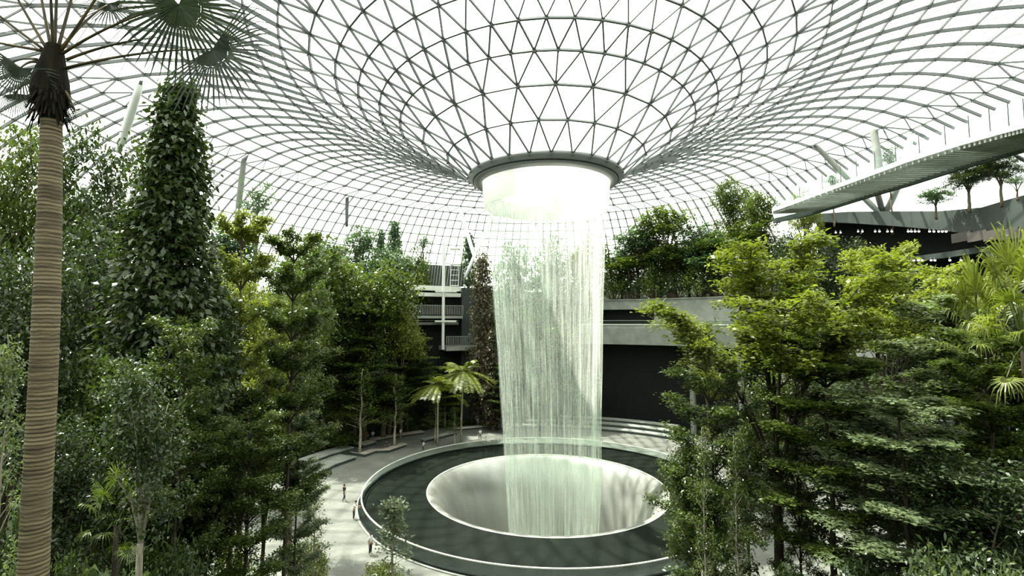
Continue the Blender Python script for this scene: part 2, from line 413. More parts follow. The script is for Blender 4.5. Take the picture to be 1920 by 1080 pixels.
t = empty('terrace_building', (AX.x+28, AX.y+38, 0), 'broad curved grey concrete terrace behind the right of the waterfall with a dark void beneath', 'building')
a0, a1 = hit(1085, 40), hit(1640, 40)
b = MB(); b.arc([(39.5,19.75),(39.5,19.1),(40.2,15.9),(48,15.9),(48,19.75)], a0, a1, 40, closed=True); put(b.build('terrace_slab', M['conc'], t), t)
b = MB(); b.ring(39.3, 40.0, 19.75, 19.92, a0, a1, 40); put(b.build('slab_edge', M['white'], t), t)
b = MB(); b.arc([(40.0,19.9),(40.0,20.6)], a0, a1, 40); put(b.build('glass_parapet', M['rail_glass'], t), t)
b = MB(); b.ring(39.95, 40.05, 20.6, 20.68, a0, a1, 40); put(b.build('parapet_rail', M['conc'], t), t)
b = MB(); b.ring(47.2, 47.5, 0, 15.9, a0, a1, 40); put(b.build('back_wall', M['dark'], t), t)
for px, r in ((1295, 41.5), (1385, 41.5), (1465, 41.5)):
    a = hit(px, r); b = MB(); b.tube([(AX.x+r*math.sin(a), AX.y+r*math.cos(a), 0), (AX.x+r*math.sin(a), AX.y+r*math.cos(a), 16)], .55, 12)
    put(b.build('column', M['conc'], t), t)
# the upper storey, a wall with a dark opening
u0, u1, um0, um1 = hit(1100, 44), hit(1420, 44), hit(1128, 44), hit(1226, 44)
b = MB(); b.ring(44, 44.6, 19.9, 24.9, u0, um0, 6); b.ring(44, 44.6, 19.9, 24.9, um1, u1, 14); b.ring(44, 44.6, 22.9, 24.9, um0, um1, 8); b.ring(44, 47.5, 24.7, 24.9, u0, u1, 24)
put(b.build('upper_wall', M['conc'], t), t)
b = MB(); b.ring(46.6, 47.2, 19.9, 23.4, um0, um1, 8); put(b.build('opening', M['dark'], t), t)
b = MB(); b.ring(43.7, 44.1, 24.75, 25.0, u0, u1, 24); put(b.build('coping', M['conc'], t), t)

t = empty('balcony_building', (AX.x-20, AX.y+42, 0), 'stack of grey concrete balconies between the trees left of the waterfall', 'building')
def bal_level(x0, x1, r, ytop, ybot, yslab, post=True):
    a0, a1 = hit(x0, r), hit(x1, r); zt, zb, zs = zat((x0+x1)/2, ytop, r), zat((x0+x1)/2, ybot, r), zat((x0+x1)/2, yslab, r)
    b = MB(); b.ring(r, r+7, zs, zb, a0, a1, 14); sl = put(b.build('balcony_slab', M['conc'], t), t)
    b = MB(); b.ring(r-.1, r+.1, zb+.02, zb+.2, a0, a1, 14); put(b.build('slab_lip', M['white'], sl), t)
    b = MB(); n = int((a1-a0)*r/.35)
    for i in range(n+1):
        a = a0+(a1-a0)*i/n; p = Vector((AX.x+r*math.sin(a), AX.y+r*math.cos(a), zb+.2)); b.beam(p, p+Vector((0,0,zt-zb-.25)), (0,1,0), .12, .05)
    b.ring(r-.06, r+.08, zt-.1, zt, a0, a1, 14); put(b.build('balustrade', M['conc'], t), t)
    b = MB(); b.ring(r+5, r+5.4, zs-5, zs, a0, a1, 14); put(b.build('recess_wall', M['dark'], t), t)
bal_level(838, 935, 41, 630, 649, 657)
bal_level(776, 868, 42, 572, 592, 597)
bal_level(770, 860, 43.5, 600, 604, 609)
for y0, y1 in ((536,545), (549,556)):
    a0, a1 = hit(772, 44), hit(864, 44); b = MB(); b.ring(44, 51, zat(820, y1, 44), zat(820, y0, 44), a0, a1, 14); put(b.build('roof_slab', M['white'], t), t)
a0, a1 = hit(866, 45), hit(905, 45); b = MB(); b.ring(45, 46, 0, zat(880, 540, 45), a0, a1, 8); put(b.build('stair_wall', M['conc_dark'], t), t)
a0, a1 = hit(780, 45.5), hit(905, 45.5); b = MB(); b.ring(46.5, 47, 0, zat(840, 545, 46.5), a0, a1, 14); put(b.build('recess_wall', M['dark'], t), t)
a0, a1 = hit(785, 48), hit(868, 48); z0, z1 = zat(820, 536, 48), zat(820, 497, 48)
b = MB(); b.ring(48, 48.4, z0, z1, a0, a1, 14); put(b.build('curtain_wall', M['conc_dark'], t), t)
b = MB()
for i in range(17):
    a = a0+(a1-a0)*i/16; p = Vector((AX.x+47.8*math.sin(a), AX.y+47.8*math.cos(a), z0)); b.beam(p, p+Vector((.5,0,z1-z0)), (0,1,0), .12, .12)
put(b.build('mullions', M['conc'], t), t)

# ladder mast
p = at(831, 600, 98); m_ = empty('ladder_mast', (p.x, p.y, zat(831,600,40)), 'slim white mast with a caged ladder rising beside the grey balconies', 'mast')
b = MB(); z0 = at(831, 655, 98).z; z1 = at(831, 455, 98).z
b.tube([(p.x,p.y,z0),(p.x,p.y,z1)], .30, 8); put(b.build('pole', M['steel_white'], m_), m_)
b = MB(); x1 = p.x+1.4
for x in (x1, x1+1.6): b.tube([(x,p.y,at(831,545,98).z),(x,p.y,at(831,468,98).z)], .07, 5)
for i in range(9): z = at(831,545,98).z+i*1.05; b.tube([(x1,p.y,z),(x1+1.6,p.y,z)], .06, 5)
b.box(x1-.1, x1+1.9, p.y-.8, p.y+.8, at(831,497,98).z, at(831,496,98).z+.1); b.box(x1-.1, x1+1.9, p.y-.8, p.y+.8, at(831,468,98).z, at(831,467,98).z+.1)
put(b.build('ladder', M['steel_white'], m_), m_)
b = MB()
for py in (548, 604):
    z = at(831,py,98).z; b = MB(); b.box(p.x-1.6, p.x+2.6, p.y-.4, p.y+1.2, z, z+.35); put(b.build('landing', M['white'], m_), m_)

# ------------------------------------------------------------------ upper right: dark roof terrace, rows of lights, louvred bridge
t = empty('restaurant_block', (60, 75, 20), 'dark glazed block under a deep green-black roof edge in the upper right', 'building')
fas = [(1500,86,403,414),(1590,80,397,418),(1680,73,396,424),(1760,67,396,431),(1840,61,389,442),(1890,56,374,446),(1960,51,355,452)]
V = []; Fc = []
for px, d, yt, yb in fas:
    A = at(px, yt, d); B = at(px, yb, d); o_ = (Vector((A.x-AX.x, A.y-AX.y, 0))).normalized()*16
    V += [A, B, B+o_, A+o_]
for i in range(len(fas)-1):
    k = i*4
    for j in range(4): Fc.append((k+j, k+4+j, k+4+(j+1)%4, k+(j+1)%4))
Fc += [(0,1,2,3), (len(V)-1,len(V)-2,len(V)-3,len(V)-4)]
b = MB(); b.add(V, Fc); put(b.build('roof_edge', M['conc_dark'], t), t)
b = MB(); Vw = []; V2 = []
for px, d, yt, yb in fas:
    B = at(px, yb, d); o_ = (Vector((B.x-AX.x, B.y-AX.y, 0))).normalized()
    q = B+o_*5; Vw += [(q.x,q.y,B.z+.5), (q.x,q.y,18)]
    q2 = B+o_*1.0; V2 += [Vector((q2.x,q2.y,30.0)), Vector((q2.x,q2.y,29.2)), Vector((q2.x,q2.y,29.2))+o_*8, Vector((q2.x,q2.y,30.0))+o_*8]
b.add(Vw, [(2*i,2*i+1,2*i+3,2*i+2) for i in range(len(fas)-1)]); put(b.build('glazing', M['dark'], t), t)
b = MB(); b.add(V2, [(4*i+j,4*i+4+j,4*i+4+(j+1)%4,4*i+(j+1)%4) for i in range(len(fas)-1) for j in range(4)]); put(b.build('middle_floor', M['conc_dark'], t), t)
b = MB()
for i in range(4):
    px = 1800+i*30; d = 64-i*3; b.beam(at(px-14, 448-i*2, d), at(px+22, 441-i*2, d-3), (0,0,1), .3, 1.2)
put(b.build('soffit_panel', mat('brown_soffit', (.07,.06,.055), .6), t), t)
M['lampglow'] = mat('lamp_glow', (1,1,.9), .5, em=(1,.95,.75), ems=9)
M['lampcase'] = mat('lamp_housing', (.05,.05,.05), .5)
lroot = None; lights = []
up = [1567,1576,1609,1617,1641,1649,1664,1672,1703,1709,1716,1723,1743,1751,1760,1767,1774]
dn = [1683,1704,1713,1722,1729,1746,1753,1781,1802]
for row, xs, y in (('upper', up, 434), ('lower', dn, 488)):
    for i, px in enumerate(xs):
        d = 81-(px-1560)*.08 - (0 if row == 'upper' else 1)
        P = at(px, y+(2 if row == 'upper' and px < 1600 else 0), d)
        if lroot is None:
            lroot = empty('ceiling_light', P, '', 'light', 'small ceiling lamps glowing in the dark block')
            b = MB(); b.ball((0,0,0), .13); o = b.build('bulb', M['lampglow'], lroot, True); note(o)
            b = MB(); b.tube([(0,0,.08),(0,0,.35)], [.15,.08], 8); o = b.build('lamp_housing', M['lampcase'], lroot, True); note(o); L_ = lroot
        else:
            L_ = copy_tree(lroot); L_.location = P
        L_['label'] = 'tiny warm ceiling lamp in the %s row of lights inside the dark block, upper right' % row
        L_['group'] = 'ceiling lamps of the %s row in the dark block' % row

# bridge
br = empty('canopy_bridge', atz(1600, 366, 36), 'long pale louvred footbridge climbing across the upper right towards the roof', 'bridge')
near = [(1448,402),(1475,393),(1560,362),(1620,341),(1700,312),(1800,281),(1880,259),(1940,244)]
far = [(1452,416),(1515,402),(1565,388),(1625,369),(1700,347),(1800,315),(1880,292),(1940,276)]
N_ = [atz(x, y, 36) for x, y in near]; Q_ = [atz(x, y, 36) for x, y in far]
def samp(P, t):
    k = min(int(t*(len(P)-1)), len(P)-2); return P[k].lerp(P[k+1], t*(len(P)-1)-k)
b = MB(); V = []
for i in range(len(N_)): V += [N_[i]+Vector((0,0,.5)), Q_[i]+Vector((0,0,.5)), Q_[i]+Vector((0,0,.9)), N_[i]+Vector((0,0,.9))]
b.add(V, [(4*i+j,4*i+4+j,4*i+4+(j+1)%4,4*i+(j+1)%4) for i in range(len(N_)-1) for j in range(4)]); put(b.build('deck', make_glass('frosted_deck_panel', (.80,.84,.82), .05, .04), br), br)
b = MB()
for i in range(56):
    tt = (i+.5)/56*.985; dt = min(.17, 1-tt); A = samp(N_, tt); B = samp(Q_, tt+dt).lerp(samp(N_, tt+dt), 1-dt/.17); b.beam(A+Vector((0,0,.3)), B+Vector((0,0,.3)), (0,0,1), .16, .55)
put(b.build('louvres', M['conc'], br), br)
b = MB()
for i in range(len(Q_)-1): b.beam(Q_[i]+Vector((0,0,.3)), Q_[i+1]+Vector((0,0,.3)), (0,0,1), .5, 1.0)
put(b.build('edge_beam', M['conc_dark'], br), br)
b = MB()
for i in range(len(N_)-1): b.beam(N_[i]+Vector((0,0,.5)), N_[i+1]+Vector((0,0,.5)), (0,0,1), .12, .25)
put(b.build('edge_trim', M['steel_white'], br), br)
b = MB()
for i in range(len(N_)-1): b.add([N_[i]+Vector((0,0,.9)), N_[i+1]+Vector((0,0,.9)), N_[i+1]+Vector((0,0,2.4)), N_[i]+Vector((0,0,2.4))], [(0,1,2,3)])
put(b.build('glass_parapet', M['rail_glass'], br), br)
for i in range(1, 13):
    A = samp(N_, .12+i*.07); b = MB(); b.tube([A+Vector((0,0,.9)), A+Vector((0,0,2.9))], .05, 5); put(b.build('post', M['steel'], br), br)

# slanting roof columns
def column(x0, y0, d0, x1, y1, d1, r, label, m='steel_white'):
    A = at(x0, y0, d0); B = at(x1, y1, d1); o = empty('roof_column', B, label, 'column', 'slanting tubular columns that carry the roof')
    pts = [B.lerp(A, k/6) for k in range(7)]; b = MB(); b.tube(pts, [r*(.7+.3*math.sin(math.pi*k/6)) for k in range(7)], 10)
    put(b.build('shaft', M[m], o, True), o)
    b = MB(); b.tube([A-(A-B).normalized()*.3, A+(A-B).normalized()*.5], [r*.5, r*.35], 8); put(b.build('pin_joint', M['steel'], o, True), o)
column(263,158,58, 222,285,62, .50, 'thick leaning white column left of the tall dark conical tree')
column(171,187,75, 169,260,75, .30, 'thin upright column just right of the palm crown', 'steel')
column(460,278,85, 443,420,88, .55, 'leaning grey column above the round sparse treetop, second from left', 'conc')
column(515,352,100, 478,400,100, .35, 'thin white strut crossing the sparse treetop left of centre')
column(530,395,110, 530,435,110, .35, 'short thin column over the left treetops, far off', 'steel')
column(651,345,105, 650,425,105, .40, 'upright column over the treetops midway between palm and waterfall', 'steel')
column(718,370,115, 690,410,115, .30, 'thin strut right of the upright column over the left treetops', 'steel')
column(862,390,112, 895,500,100, .42, 'left arm of the white V-shaped column beside the waterfall')
column(932,385,112, 872,520,100, .42, 'right arm of the white V-shaped column beside the waterfall')
column(993,385,112, 1012,475,104, .35, 'white column seen through the left half of the falling water')
column(1232,348,95, 1278,404,90, .42, 'white column slanting down to the treetops right of the waterfall')
column(1519,262,82, 1602,348,80, .45, 'long grey strut slanting down to the left end of the bridge', 'conc')
column(1634,213,76, 1652,336,74, .55, 'tall thick grey column rising behind the bridge', 'conc')
column(1716,236,74, 1686,320,72, .45, 'pale column leaning right above the bridge')
column(1600,350,74, 1654,405,80, .45, 'left strut of the fan of struts under the bridge')
column(1640,345,74, 1657,405,80, .45, 'middle strut of the fan of struts under the bridge', 'conc')
column(1690,335,72, 1658,405,80, .55, 'thick white right strut of the fan under the bridge')
column(1905,292,50, 1985,335,60, .25, 'dark strut under the bridge at the right edge of the view', 'steel')

# curved steps behind the pool
for k, (r, z, x0, x1, lab) in enumerate(((34.2,.5,935,1262,'lowest long curved step seat with pale edge behind the pool'),(36.2,1.0,985,1262,'middle long curved step seat with pale edge behind the pool'),(38.2,1.5,1040,1262,'uppermost curved step seat behind the pool, under the terrace'))):
    s_ = empty('curved_seat', (AX.x, AX.y+r, 0), lab, 'bench', 'curved stepped seats behind the pool')
    a0, a1 = hit(x0, r), hit(x1, r)
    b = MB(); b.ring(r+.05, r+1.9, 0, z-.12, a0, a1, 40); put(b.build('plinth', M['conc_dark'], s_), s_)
    b = MB(); b.ring(r, r+1.9, z-.12, z, a0, a1, 40); put(b.build('seat', M['conc'], s_), s_)
M['planter'] = mat('pinkish_bench_top', (.36,.31,.27), .6, noise=((.45,.40,.36), 1.2))
def strip(pix, width, h, name, label, topm, group=None):
    P = [atz(x, y, h) for x, y in pix]; o = empty(name, (P[0].x, P[0].y, 0), label, 'bench' if name == 'bench' else 'step', group)
    out = [(p-Vector((AX.x,AX.y,p.z))).normalized()*width for p in P]
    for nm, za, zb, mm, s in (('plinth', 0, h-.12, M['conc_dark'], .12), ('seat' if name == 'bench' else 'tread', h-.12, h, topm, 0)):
        b = MB(); V = []
        for p, o_ in zip(P, out):
            q = p+o_*(s/width if s else 0); e = p+o_
            V += [(q.x,q.y,za),(e.x,e.y,za),(e.x,e.y,zb),(q.x,q.y,zb)]
        n = len(P); b.add(V, [(4*i+j,4*i+4+j,4*i+4+(j+1)%4,4*i+(j+1)%4) for i in range(n-1) for j in range(4)]+[(0,1,2,3),(4*n-1,4*n-2,4*n-3,4*n-4)])
        put(b.build(nm, mm, o), o)
strip([(575,895),(600,885),(628,870),(668,856)], 4, .5, 'paving_step', 'long grey step with dark riser left of the benches', M['conc'])
strip([(585,864),(620,851),(664,838)], 2.5, .95, 'paving_step', 'upper grey step behind the long step left of the benches', M['conc'])
strip([(667,848),(685,851),(705,844),(730,843),(763,832)], 1.3, .5, 'bench', 'pinkish curved bench nearest the pool, people seated on it', M['planter'])
strip([(661,830),(682,834),(706,827)], 1.8, .6, 'bench', 'small curved planter bench round a thin tree trunk', M['planter'])
strip([(702,824),(740,817),(796,809)], 1.5, .5, 'bench', 'long low pinkish bench behind the seated people', M['planter'])
strip([(796,825),(825,818),(857,810)], 1.3, .5, 'bench', 'grey curved bench with dark front, nearest the left end of the waterfall', M['conc'])
strip([(853,804),(900,800),(948,796)], 1.2, .4, 'bench', 'thin pale kerb bench running towards the waterfall', M['white'])
# ------------------------------------------------------------------ trees
def leaf_quads(rng, cen, L, W, droop=0.0, flat=.6, outv=None):
    """one folded lozenge leaf per centre"""
    n = len(cen); az_ = rng.uniform(0, 2*np.pi, n)
    if outv is not None:
        oa = np.arctan2(outv[:,1], outv[:,0]); az_ = oa+rng.normal(0, .8, n)
    el = rng.normal(-droop, .45*(1-flat)+.12, n)
    a = np.stack([np.cos(az_)*np.cos(el), np.sin(az_)*np.cos(el), np.sin(el)], 1)
    up = np.stack([rng.normal(0, .55*(1-flat)+.15, n), rng.normal(0, .55*(1-flat)+.15, n), np.ones(n)], 1)
    s = np.cross(a, up); s /= np.linalg.norm(s, axis=1)[:,None]; nn = np.cross(s, a)
    l = (L*rng.uniform(.7, 1.3, n))[:,None]; w = (W*rng.uniform(.7, 1.3, n))[:,None]
    p0 = cen-a*l*.5; p2 = cen+a*l*.5-nn*l*.06; p1 = cen+s*w*.5+nn*w*.12; p3 = cen-s*w*.5+nn*w*.12
    return np.stack([p0,p1,p2,p3], 1).reshape(-1, 3)
protos = {}
def finish(key, name, label, trunk, branches, anchors, bark, leafm, seed, L, W, spread, per, droop=0, flat=.6, outward=False):
    rng = np.random.default_rng(seed)
    root = empty(name, (0,0,-500), label, 'tree')
    o = trunk.build('trunk', M[bark], root, True); note(o)
    for bmb in branches: o = bmb.build('branch', M[bark], root, True); note(o)
    A = np.array(anchors, float); n = len(A)*per
    tint_a = rng.uniform(0, 1, len(A))
    cen = np.repeat(A, per, 0)+rng.normal(0, 1, (n, 3))*np.array(spread)
    tint = np.clip(np.repeat(tint_a, per)*.45+rng.uniform(0, 1, n)*.55, 0, 1)
    ov = cen.copy() if outward else None
    o = quads_obj('foliage', leaf_quads(rng, cen, L, W, droop, flat, ov), M[leafm], root, tint); note(o)
    protos[key] = root; return root
def bez(p, q, c, n):
    p, q, c = Vector(p), Vector(q), Vector(c); return [p*(1-t)**2+c*2*t*(1-t)+q*t*t for t in [i/n for i in range(n+1)]]

def tiered(key, seed, H=20, Rad=4.6, first=.38, tiers=6, nb=5, per=52, L=.34, W=.15, leafm='leaf_mid', bark='bark_dark', vee=.9, tr=.22, label='', split=True, spread=(.34,.34,.10)):
    r = random.Random(seed); tk = MB(); pts = []; 
    for i in range(13): t = i/12; pts.append((r.gauss(0,.07)*t*1.5, r.gauss(0,.07)*t*1.5, H*t))
    tk.tube(pts, [tr*(1.15-.95*i/12) for i in range(13)], 9)
    anchors = []; brs = []; a0 = 0
    for k in range(tiers):
        f = first+(0.97-first)*(k/(tiers-1))**.95; zb = H*f-(vee*1.5*(1-k/tiers))
        prof = (1-.42*((f-first)/(1-first))**2.2)*(.82 if k == 0 else 1)
        a0 += 1.1+r.random()*.8; bm_ = MB() if split and k < 3 else tk
        for j in range(nb):
            a = a0+2*math.pi*j/nb+r.gauss(0,.2); Lb = Rad*prof*r.uniform(.75,1.12)
            if split and k < 3: bm_ = MB()
            e = (Lb*math.cos(a), Lb*math.sin(a), zb+vee*r.uniform(1.5,2.3)*prof+.3)
            c = (Lb*.28*math.cos(a), Lb*.28*math.sin(a), zb+vee*1.35*prof)
            P = bez((0,0,zb), e, c, 7); bm_.tube(P, [tr*.36*(1-.8*i/7) for i in range(8)], 5)
            nt_ = max(4, int(8*prof))
            for q in range(nt_):
                t = .3+.7*(q+.5)/nt_; B = P[min(7, int(t*7))]; sa = a+(-1)**q*r.uniform(.4,1.25); Ls = Lb*r.uniform(.22,.42)*(1.15-t*.5)
                E = B+Vector((Ls*math.cos(sa), Ls*math.sin(sa), r.uniform(-.1,.35))); bm_.tube([B, B.lerp(E,.5)+Vector((0,0,.08)), E], [.03,.02,.012], 4)
                for u in (.35,.7,1.0): anchors.append(B.lerp(E, u)+Vector((0,0,.08)))
            anchors.append(P[-1]); anchors.append(P[-2])
            if split and k < 3: brs.append(bm_)
    return finish(key, 'tiered_tree', label, tk, brs, anchors, bark, leafm, seed, L, W, spread, per, 0, .75)
def conical(key, seed, H=22, Rad=3.6, leafm='leaf_dark', per=30, L=.36, W=.20, bark='bark_mid', base=.22, label='', n=330, name='conical_tree', pw=.75, spread=(.34,.34,.3)):
    r = random.Random(seed); tk = MB(); pts = [(r.gauss(0,.05), r.gauss(0,.05), H*i/12) for i in range(13)]
    tk.tube(pts, [.34*(1.1-.95*i/12) for i in range(13)], 9); anchors = []
    for i in range(n):
        t = (i+.5)/n; f = base+(1-base)*(1-(1-t)**.8) if False else base+(1-base)*t**1.25
        rad = Rad*min(1, (f-base)/.10+.45)*(1-(f-base)/(1-base))**pw+.15
        a = i*2.399963+r.gauss(0,.2); q = rad*r.uniform(.35,1.05); z = H*f-q*.12+r.gauss(0,.2)
        e = Vector((q*math.cos(a), q*math.sin(a), z)); 
        if i % 3 == 0: tk.tube([(0,0,z-.4*q*.6), Vector((e.x*.5,e.y*.5,z-.1*q)), e], [.06,.04,.015], 4)
        anchors.append(e)
    return finish(key, name, label, tk, [], anchors, bark, leafm, seed, L, W, spread, per, .35, .3, True)
def bushy(key, seed, H=16, Rad=4.2, zr=4.6, leafm='leaf_mid', per=34, L=.32, W=.17, bark='bark_mid', n=260, label='', name='broadleaf_tree', clump=.42, fork=5, base=.3):
    r = random.Random(seed); tk = MB(); fz = H*base+1.0
    tk.tube([(r.gauss(0,.05), r.gauss(0,.05), fz*i/5) for i in range(6)], [.27*(1.2-.35*i/5) for i in range(6)], 9)
    cz_ = H-zr; anchors = []; brs = []
    lobes = [Vector((0,0,cz_+zr*.25))]+[Vector((Rad*.48*math.cos(2*math.pi*i/7+seed), Rad*.48*math.sin(2*math.pi*i/7+seed), cz_+r.uniform(-.6,.5)*zr)) for i in range(7)]
    for i in range(fork):
        a = 2*math.pi*i/fork+r.gauss(0,.25); e = Vector((Rad*.6*math.cos(a), Rad*.6*math.sin(a), cz_+r.uniform(-.2,.55)*zr)); bm_ = MB()
        P = bez((0,0,fz-.3), e, (e.x*.25,e.y*.25,(fz+e.z)/2+.6), 6); bm_.tube(P, [.15*(1-.8*k/6) for k in range(7)], 6)
        for q in range(4): B = P[3+q % 4 if 3+q % 4 < 7 else 6]; bm_.tube([B, B+Vector((r.gauss(0,1), r.gauss(0,1), r.uniform(.2,1.3)))], [.04,.012], 4)
        brs.append(bm_)
    tk.tube([(0,0,fz-.3),(0.2,.1,cz_+zr*.6)], [.2,.03], 6)
    for i in range(n):
        c = lobes[i % len(lobes)]; v = Vector((r.gauss(0,1), r.gauss(0,1), r.gauss(0,1))).normalized(); q = r.uniform(.55,1.02)
        anchors.append(c+Vector((v.x*Rad*.55*q, v.y*Rad*.55*q, v.z*zr*.5*q)))
    return finish(key, name, label, tk, brs, anchors, bark, leafm, seed, L, W, (clump,clump,clump*.6), per, .15, .45)
def slender(key, seed, H=12, leafm='leaf_grey', bark='bark_pale', label='', Rad=1.5, n=70, per=26, L=.26, W=.12, name='slender_tree', base=.35):
    r = random.Random(seed); tk = MB(); pts = [(r.gauss(0,.05)*i/4, r.gauss(0,.05)*i/4, H*i/10) for i in range(11)]
    tk.tube(pts, [.12*(1.2-1.0*i/10) for i in range(11)], 7); anchors = []
    for i in range(n):
        f = base+(1-base)*r.random(); rad = Rad*(1-.6*((f-base)/(1-base)))*r.uniform(.3,1); a = r.random()*6.28; z = H*f
        e = Vector((rad*math.cos(a), rad*math.sin(a), z)); 
        if i % 2 == 0: tk.tube([(0,0,z-rad*.7), e], [.035,.012], 4)
        anchors.append(e)
    return finish(key, name, label, tk, [], anchors, bark, leafm, seed, L, W, (.26,.26,.16), per, .1, .55)
def feather_palm(key, seed, H=9, leafm='leaf_lime', label='', nf=24, Lf=3.4, name='feather_palm', bark='bark_pale', tr=.08, droop=1.2):
    r = random.Random(seed); root = empty(name, (0,0,-500), label, 'palm'); tk = MB()
    tk.tube([(.02*i, 0, H*i/8) for i in range(9)], [tr*(1.15-.3*i/8) for i in range(9)], 8); o = tk.build('trunk', M[bark], root, True); note(o)
    for i in range(nf):
        a = i*2.4; e0 = R(r.uniform(-20, 75)); L_ = Lf*r.uniform(.8,1.1); P = []
        d = Vector((math.cos(a), math.sin(a), 0))
        for k in range(15):
            s = k/14*L_; P.append(Vector((0.16,0,H))+d*(s*math.cos(e0)*.95)+Vector((0,0,s*math.sin(e0)-droop*(s/L_)**2*L_*.45)))
        mb = MB(); mb.tube(P, [.03*(1-.8*k/14) for k in range(15)], 4); fr = mb.build('frond', M['leaf_lime'], root); note(fr)
        Q = []; side = d.cross(Vector((0,0,1)))
        for k in range(2, 15):
            for u in (0,.34,.67):
                if k == 14 and u > 0: continue
                B = P[k].lerp(P[min(14,k+1)], u); ln = .62*math.sin(math.pi*(k+u)/16.5)**.6*Lf/3.4
                for sg in (1,-1):
                    tip = B+side*sg*ln*.85+d*ln*.45+Vector((0,0,-ln*.35+r.gauss(0,.05))); mid = B.lerp(tip,.45)+Vector((0,0,.05)); w = (P[min(14,k+1)]-P[k]).normalized()*.045
                    Q += [B, mid+w, tip, mid-w]
        o = quads_obj('leaflets', np.array([tuple(v) for v in Q]), M[leafm], fr, np.array([r.random() for _ in range(len(Q)//4)])); note(o)
    protos[key] = root; return root
def fan_leaf(mb_v, hub, n_, ax, rad, seg=26, span=R(310), r=random, droop=.25):
    """narrow folded segments radiating from the hub; n_ = facing, ax = middle direction"""
    n_ = Vector(n_).normalized(); ax = Vector(ax); ax = (ax-n_*ax.dot(n_)).normalized(); s = n_.cross(ax)
    for i in range(seg):
        t = -span/2+span*(i+.5)/seg; d = ax*math.cos(t)+s*math.sin(t); L_ = rad*r.uniform(.88,1.08)*(1-.12*abs(t)/math.pi)
        hw = rad*.30*(span/seg)*.52; w = d.cross(n_)*hw; dn = Vector((0,0,-1))*L_*droop*r.uniform(.4,1.5); fo = n_*hw*.35
        m1 = hub+d*L_*.30; q = hub+d*L_*.76+dn*.25; tip = hub+d*L_+dn*.9
        mb_v += [hub, m1+w-fo, m1+fo, hub+d*.02, hub, hub+d*.02, m1+fo, m1-w-fo]
        mb_v += [m1+w-fo, q+w*.95, q-w*.95, m1-w-fo, q+w*.95, tip+w*.2, tip-w*.2, q-w*.95]
def fan_palm(key, seed, H=6, nf=18, rad=.95, leafm='leaf_lime', label='', pet=1.5, bark='bark_dark', name='fan_palm', tr=.16):
    r = random.Random(seed); root = empty(name, (0,0,-500), label, 'palm'); tk = MB()
    tk.tube([(0,0,H*i/6) for i in range(7)], [tr*(1.15-.2*i/6) for i in range(7)], 8); o = tk.build('trunk', M[bark], root, True); note(o)
    for i in range(nf):
        a = i*2.4; e = R(80-105*i/nf+r.gauss(0,6)); d = Vector((math.cos(a)*math.cos(e), math.sin(a)*math.cos(e), math.sin(e)))
        hub = Vector((0,0,H))+d*pet*r.uniform(.85,1.1); mb = MB(); mb.tube([(0,0,H), Vector((0,0,H)).lerp(hub,.5)+Vector((0,0,.1)), hub], [.03,.022,.015], 4)
        fr = mb.build('frond', M[leafm], root); note(fr); V = []
        fan_leaf(V, hub, (d.cross(Vector((0,0,1)).cross(d))).normalized()+Vector((0,0,.4)), d, rad*r.uniform(.85,1.1), 20, R(250), r)
        o = quads_obj('fan_blade', np.array([tuple(v) for v in V]), M[leafm], fr, np.array([r.random() for _ in range(len(V)//4)])); note(o)
    protos[key] = root; return root
def shrub(key, seed, leafm='leaf_mid', Rad=1.6, H=1.8, n=80, per=50, L=.17, W=.08, label='', name='shrub'):
    r = random.Random(seed); root = empty(name, (0,0,-500), label, 'shrub'); tk = MB(); anc = []
    for i in range(n):
        a = r.random()*6.28; q = Rad*math.sqrt(r.random()); z = H*(.35+.65*r.random())*(1-.45*(q/Rad)**2); anc.append(Vector((q*math.cos(a), q*math.sin(a), z)))
        if i % 3 == 0: tk.tube([(q*.2*math.cos(a), q*.2*math.sin(a), 0), anc[-1]], [.03,.01], 4)
    o = tk.build('stem', M['bark_mid'], root); note(o); rng = np.random.default_rng(seed); A = np.array([tuple(v) for v in anc]); m_ = len(A)*per
    cen = np.repeat(A, per, 0)+rng.normal(0, 1, (m_, 3))*np.array((.22,.22,.14)); cen[:,2] = np.maximum(cen[:,2], .05)
    o = quads_obj('foliage', leaf_quads(rng, cen, L, W, -.2, .3), M[leafm], root, rng.uniform(0,1,m_)); note(o)
    protos[key] = root; return root

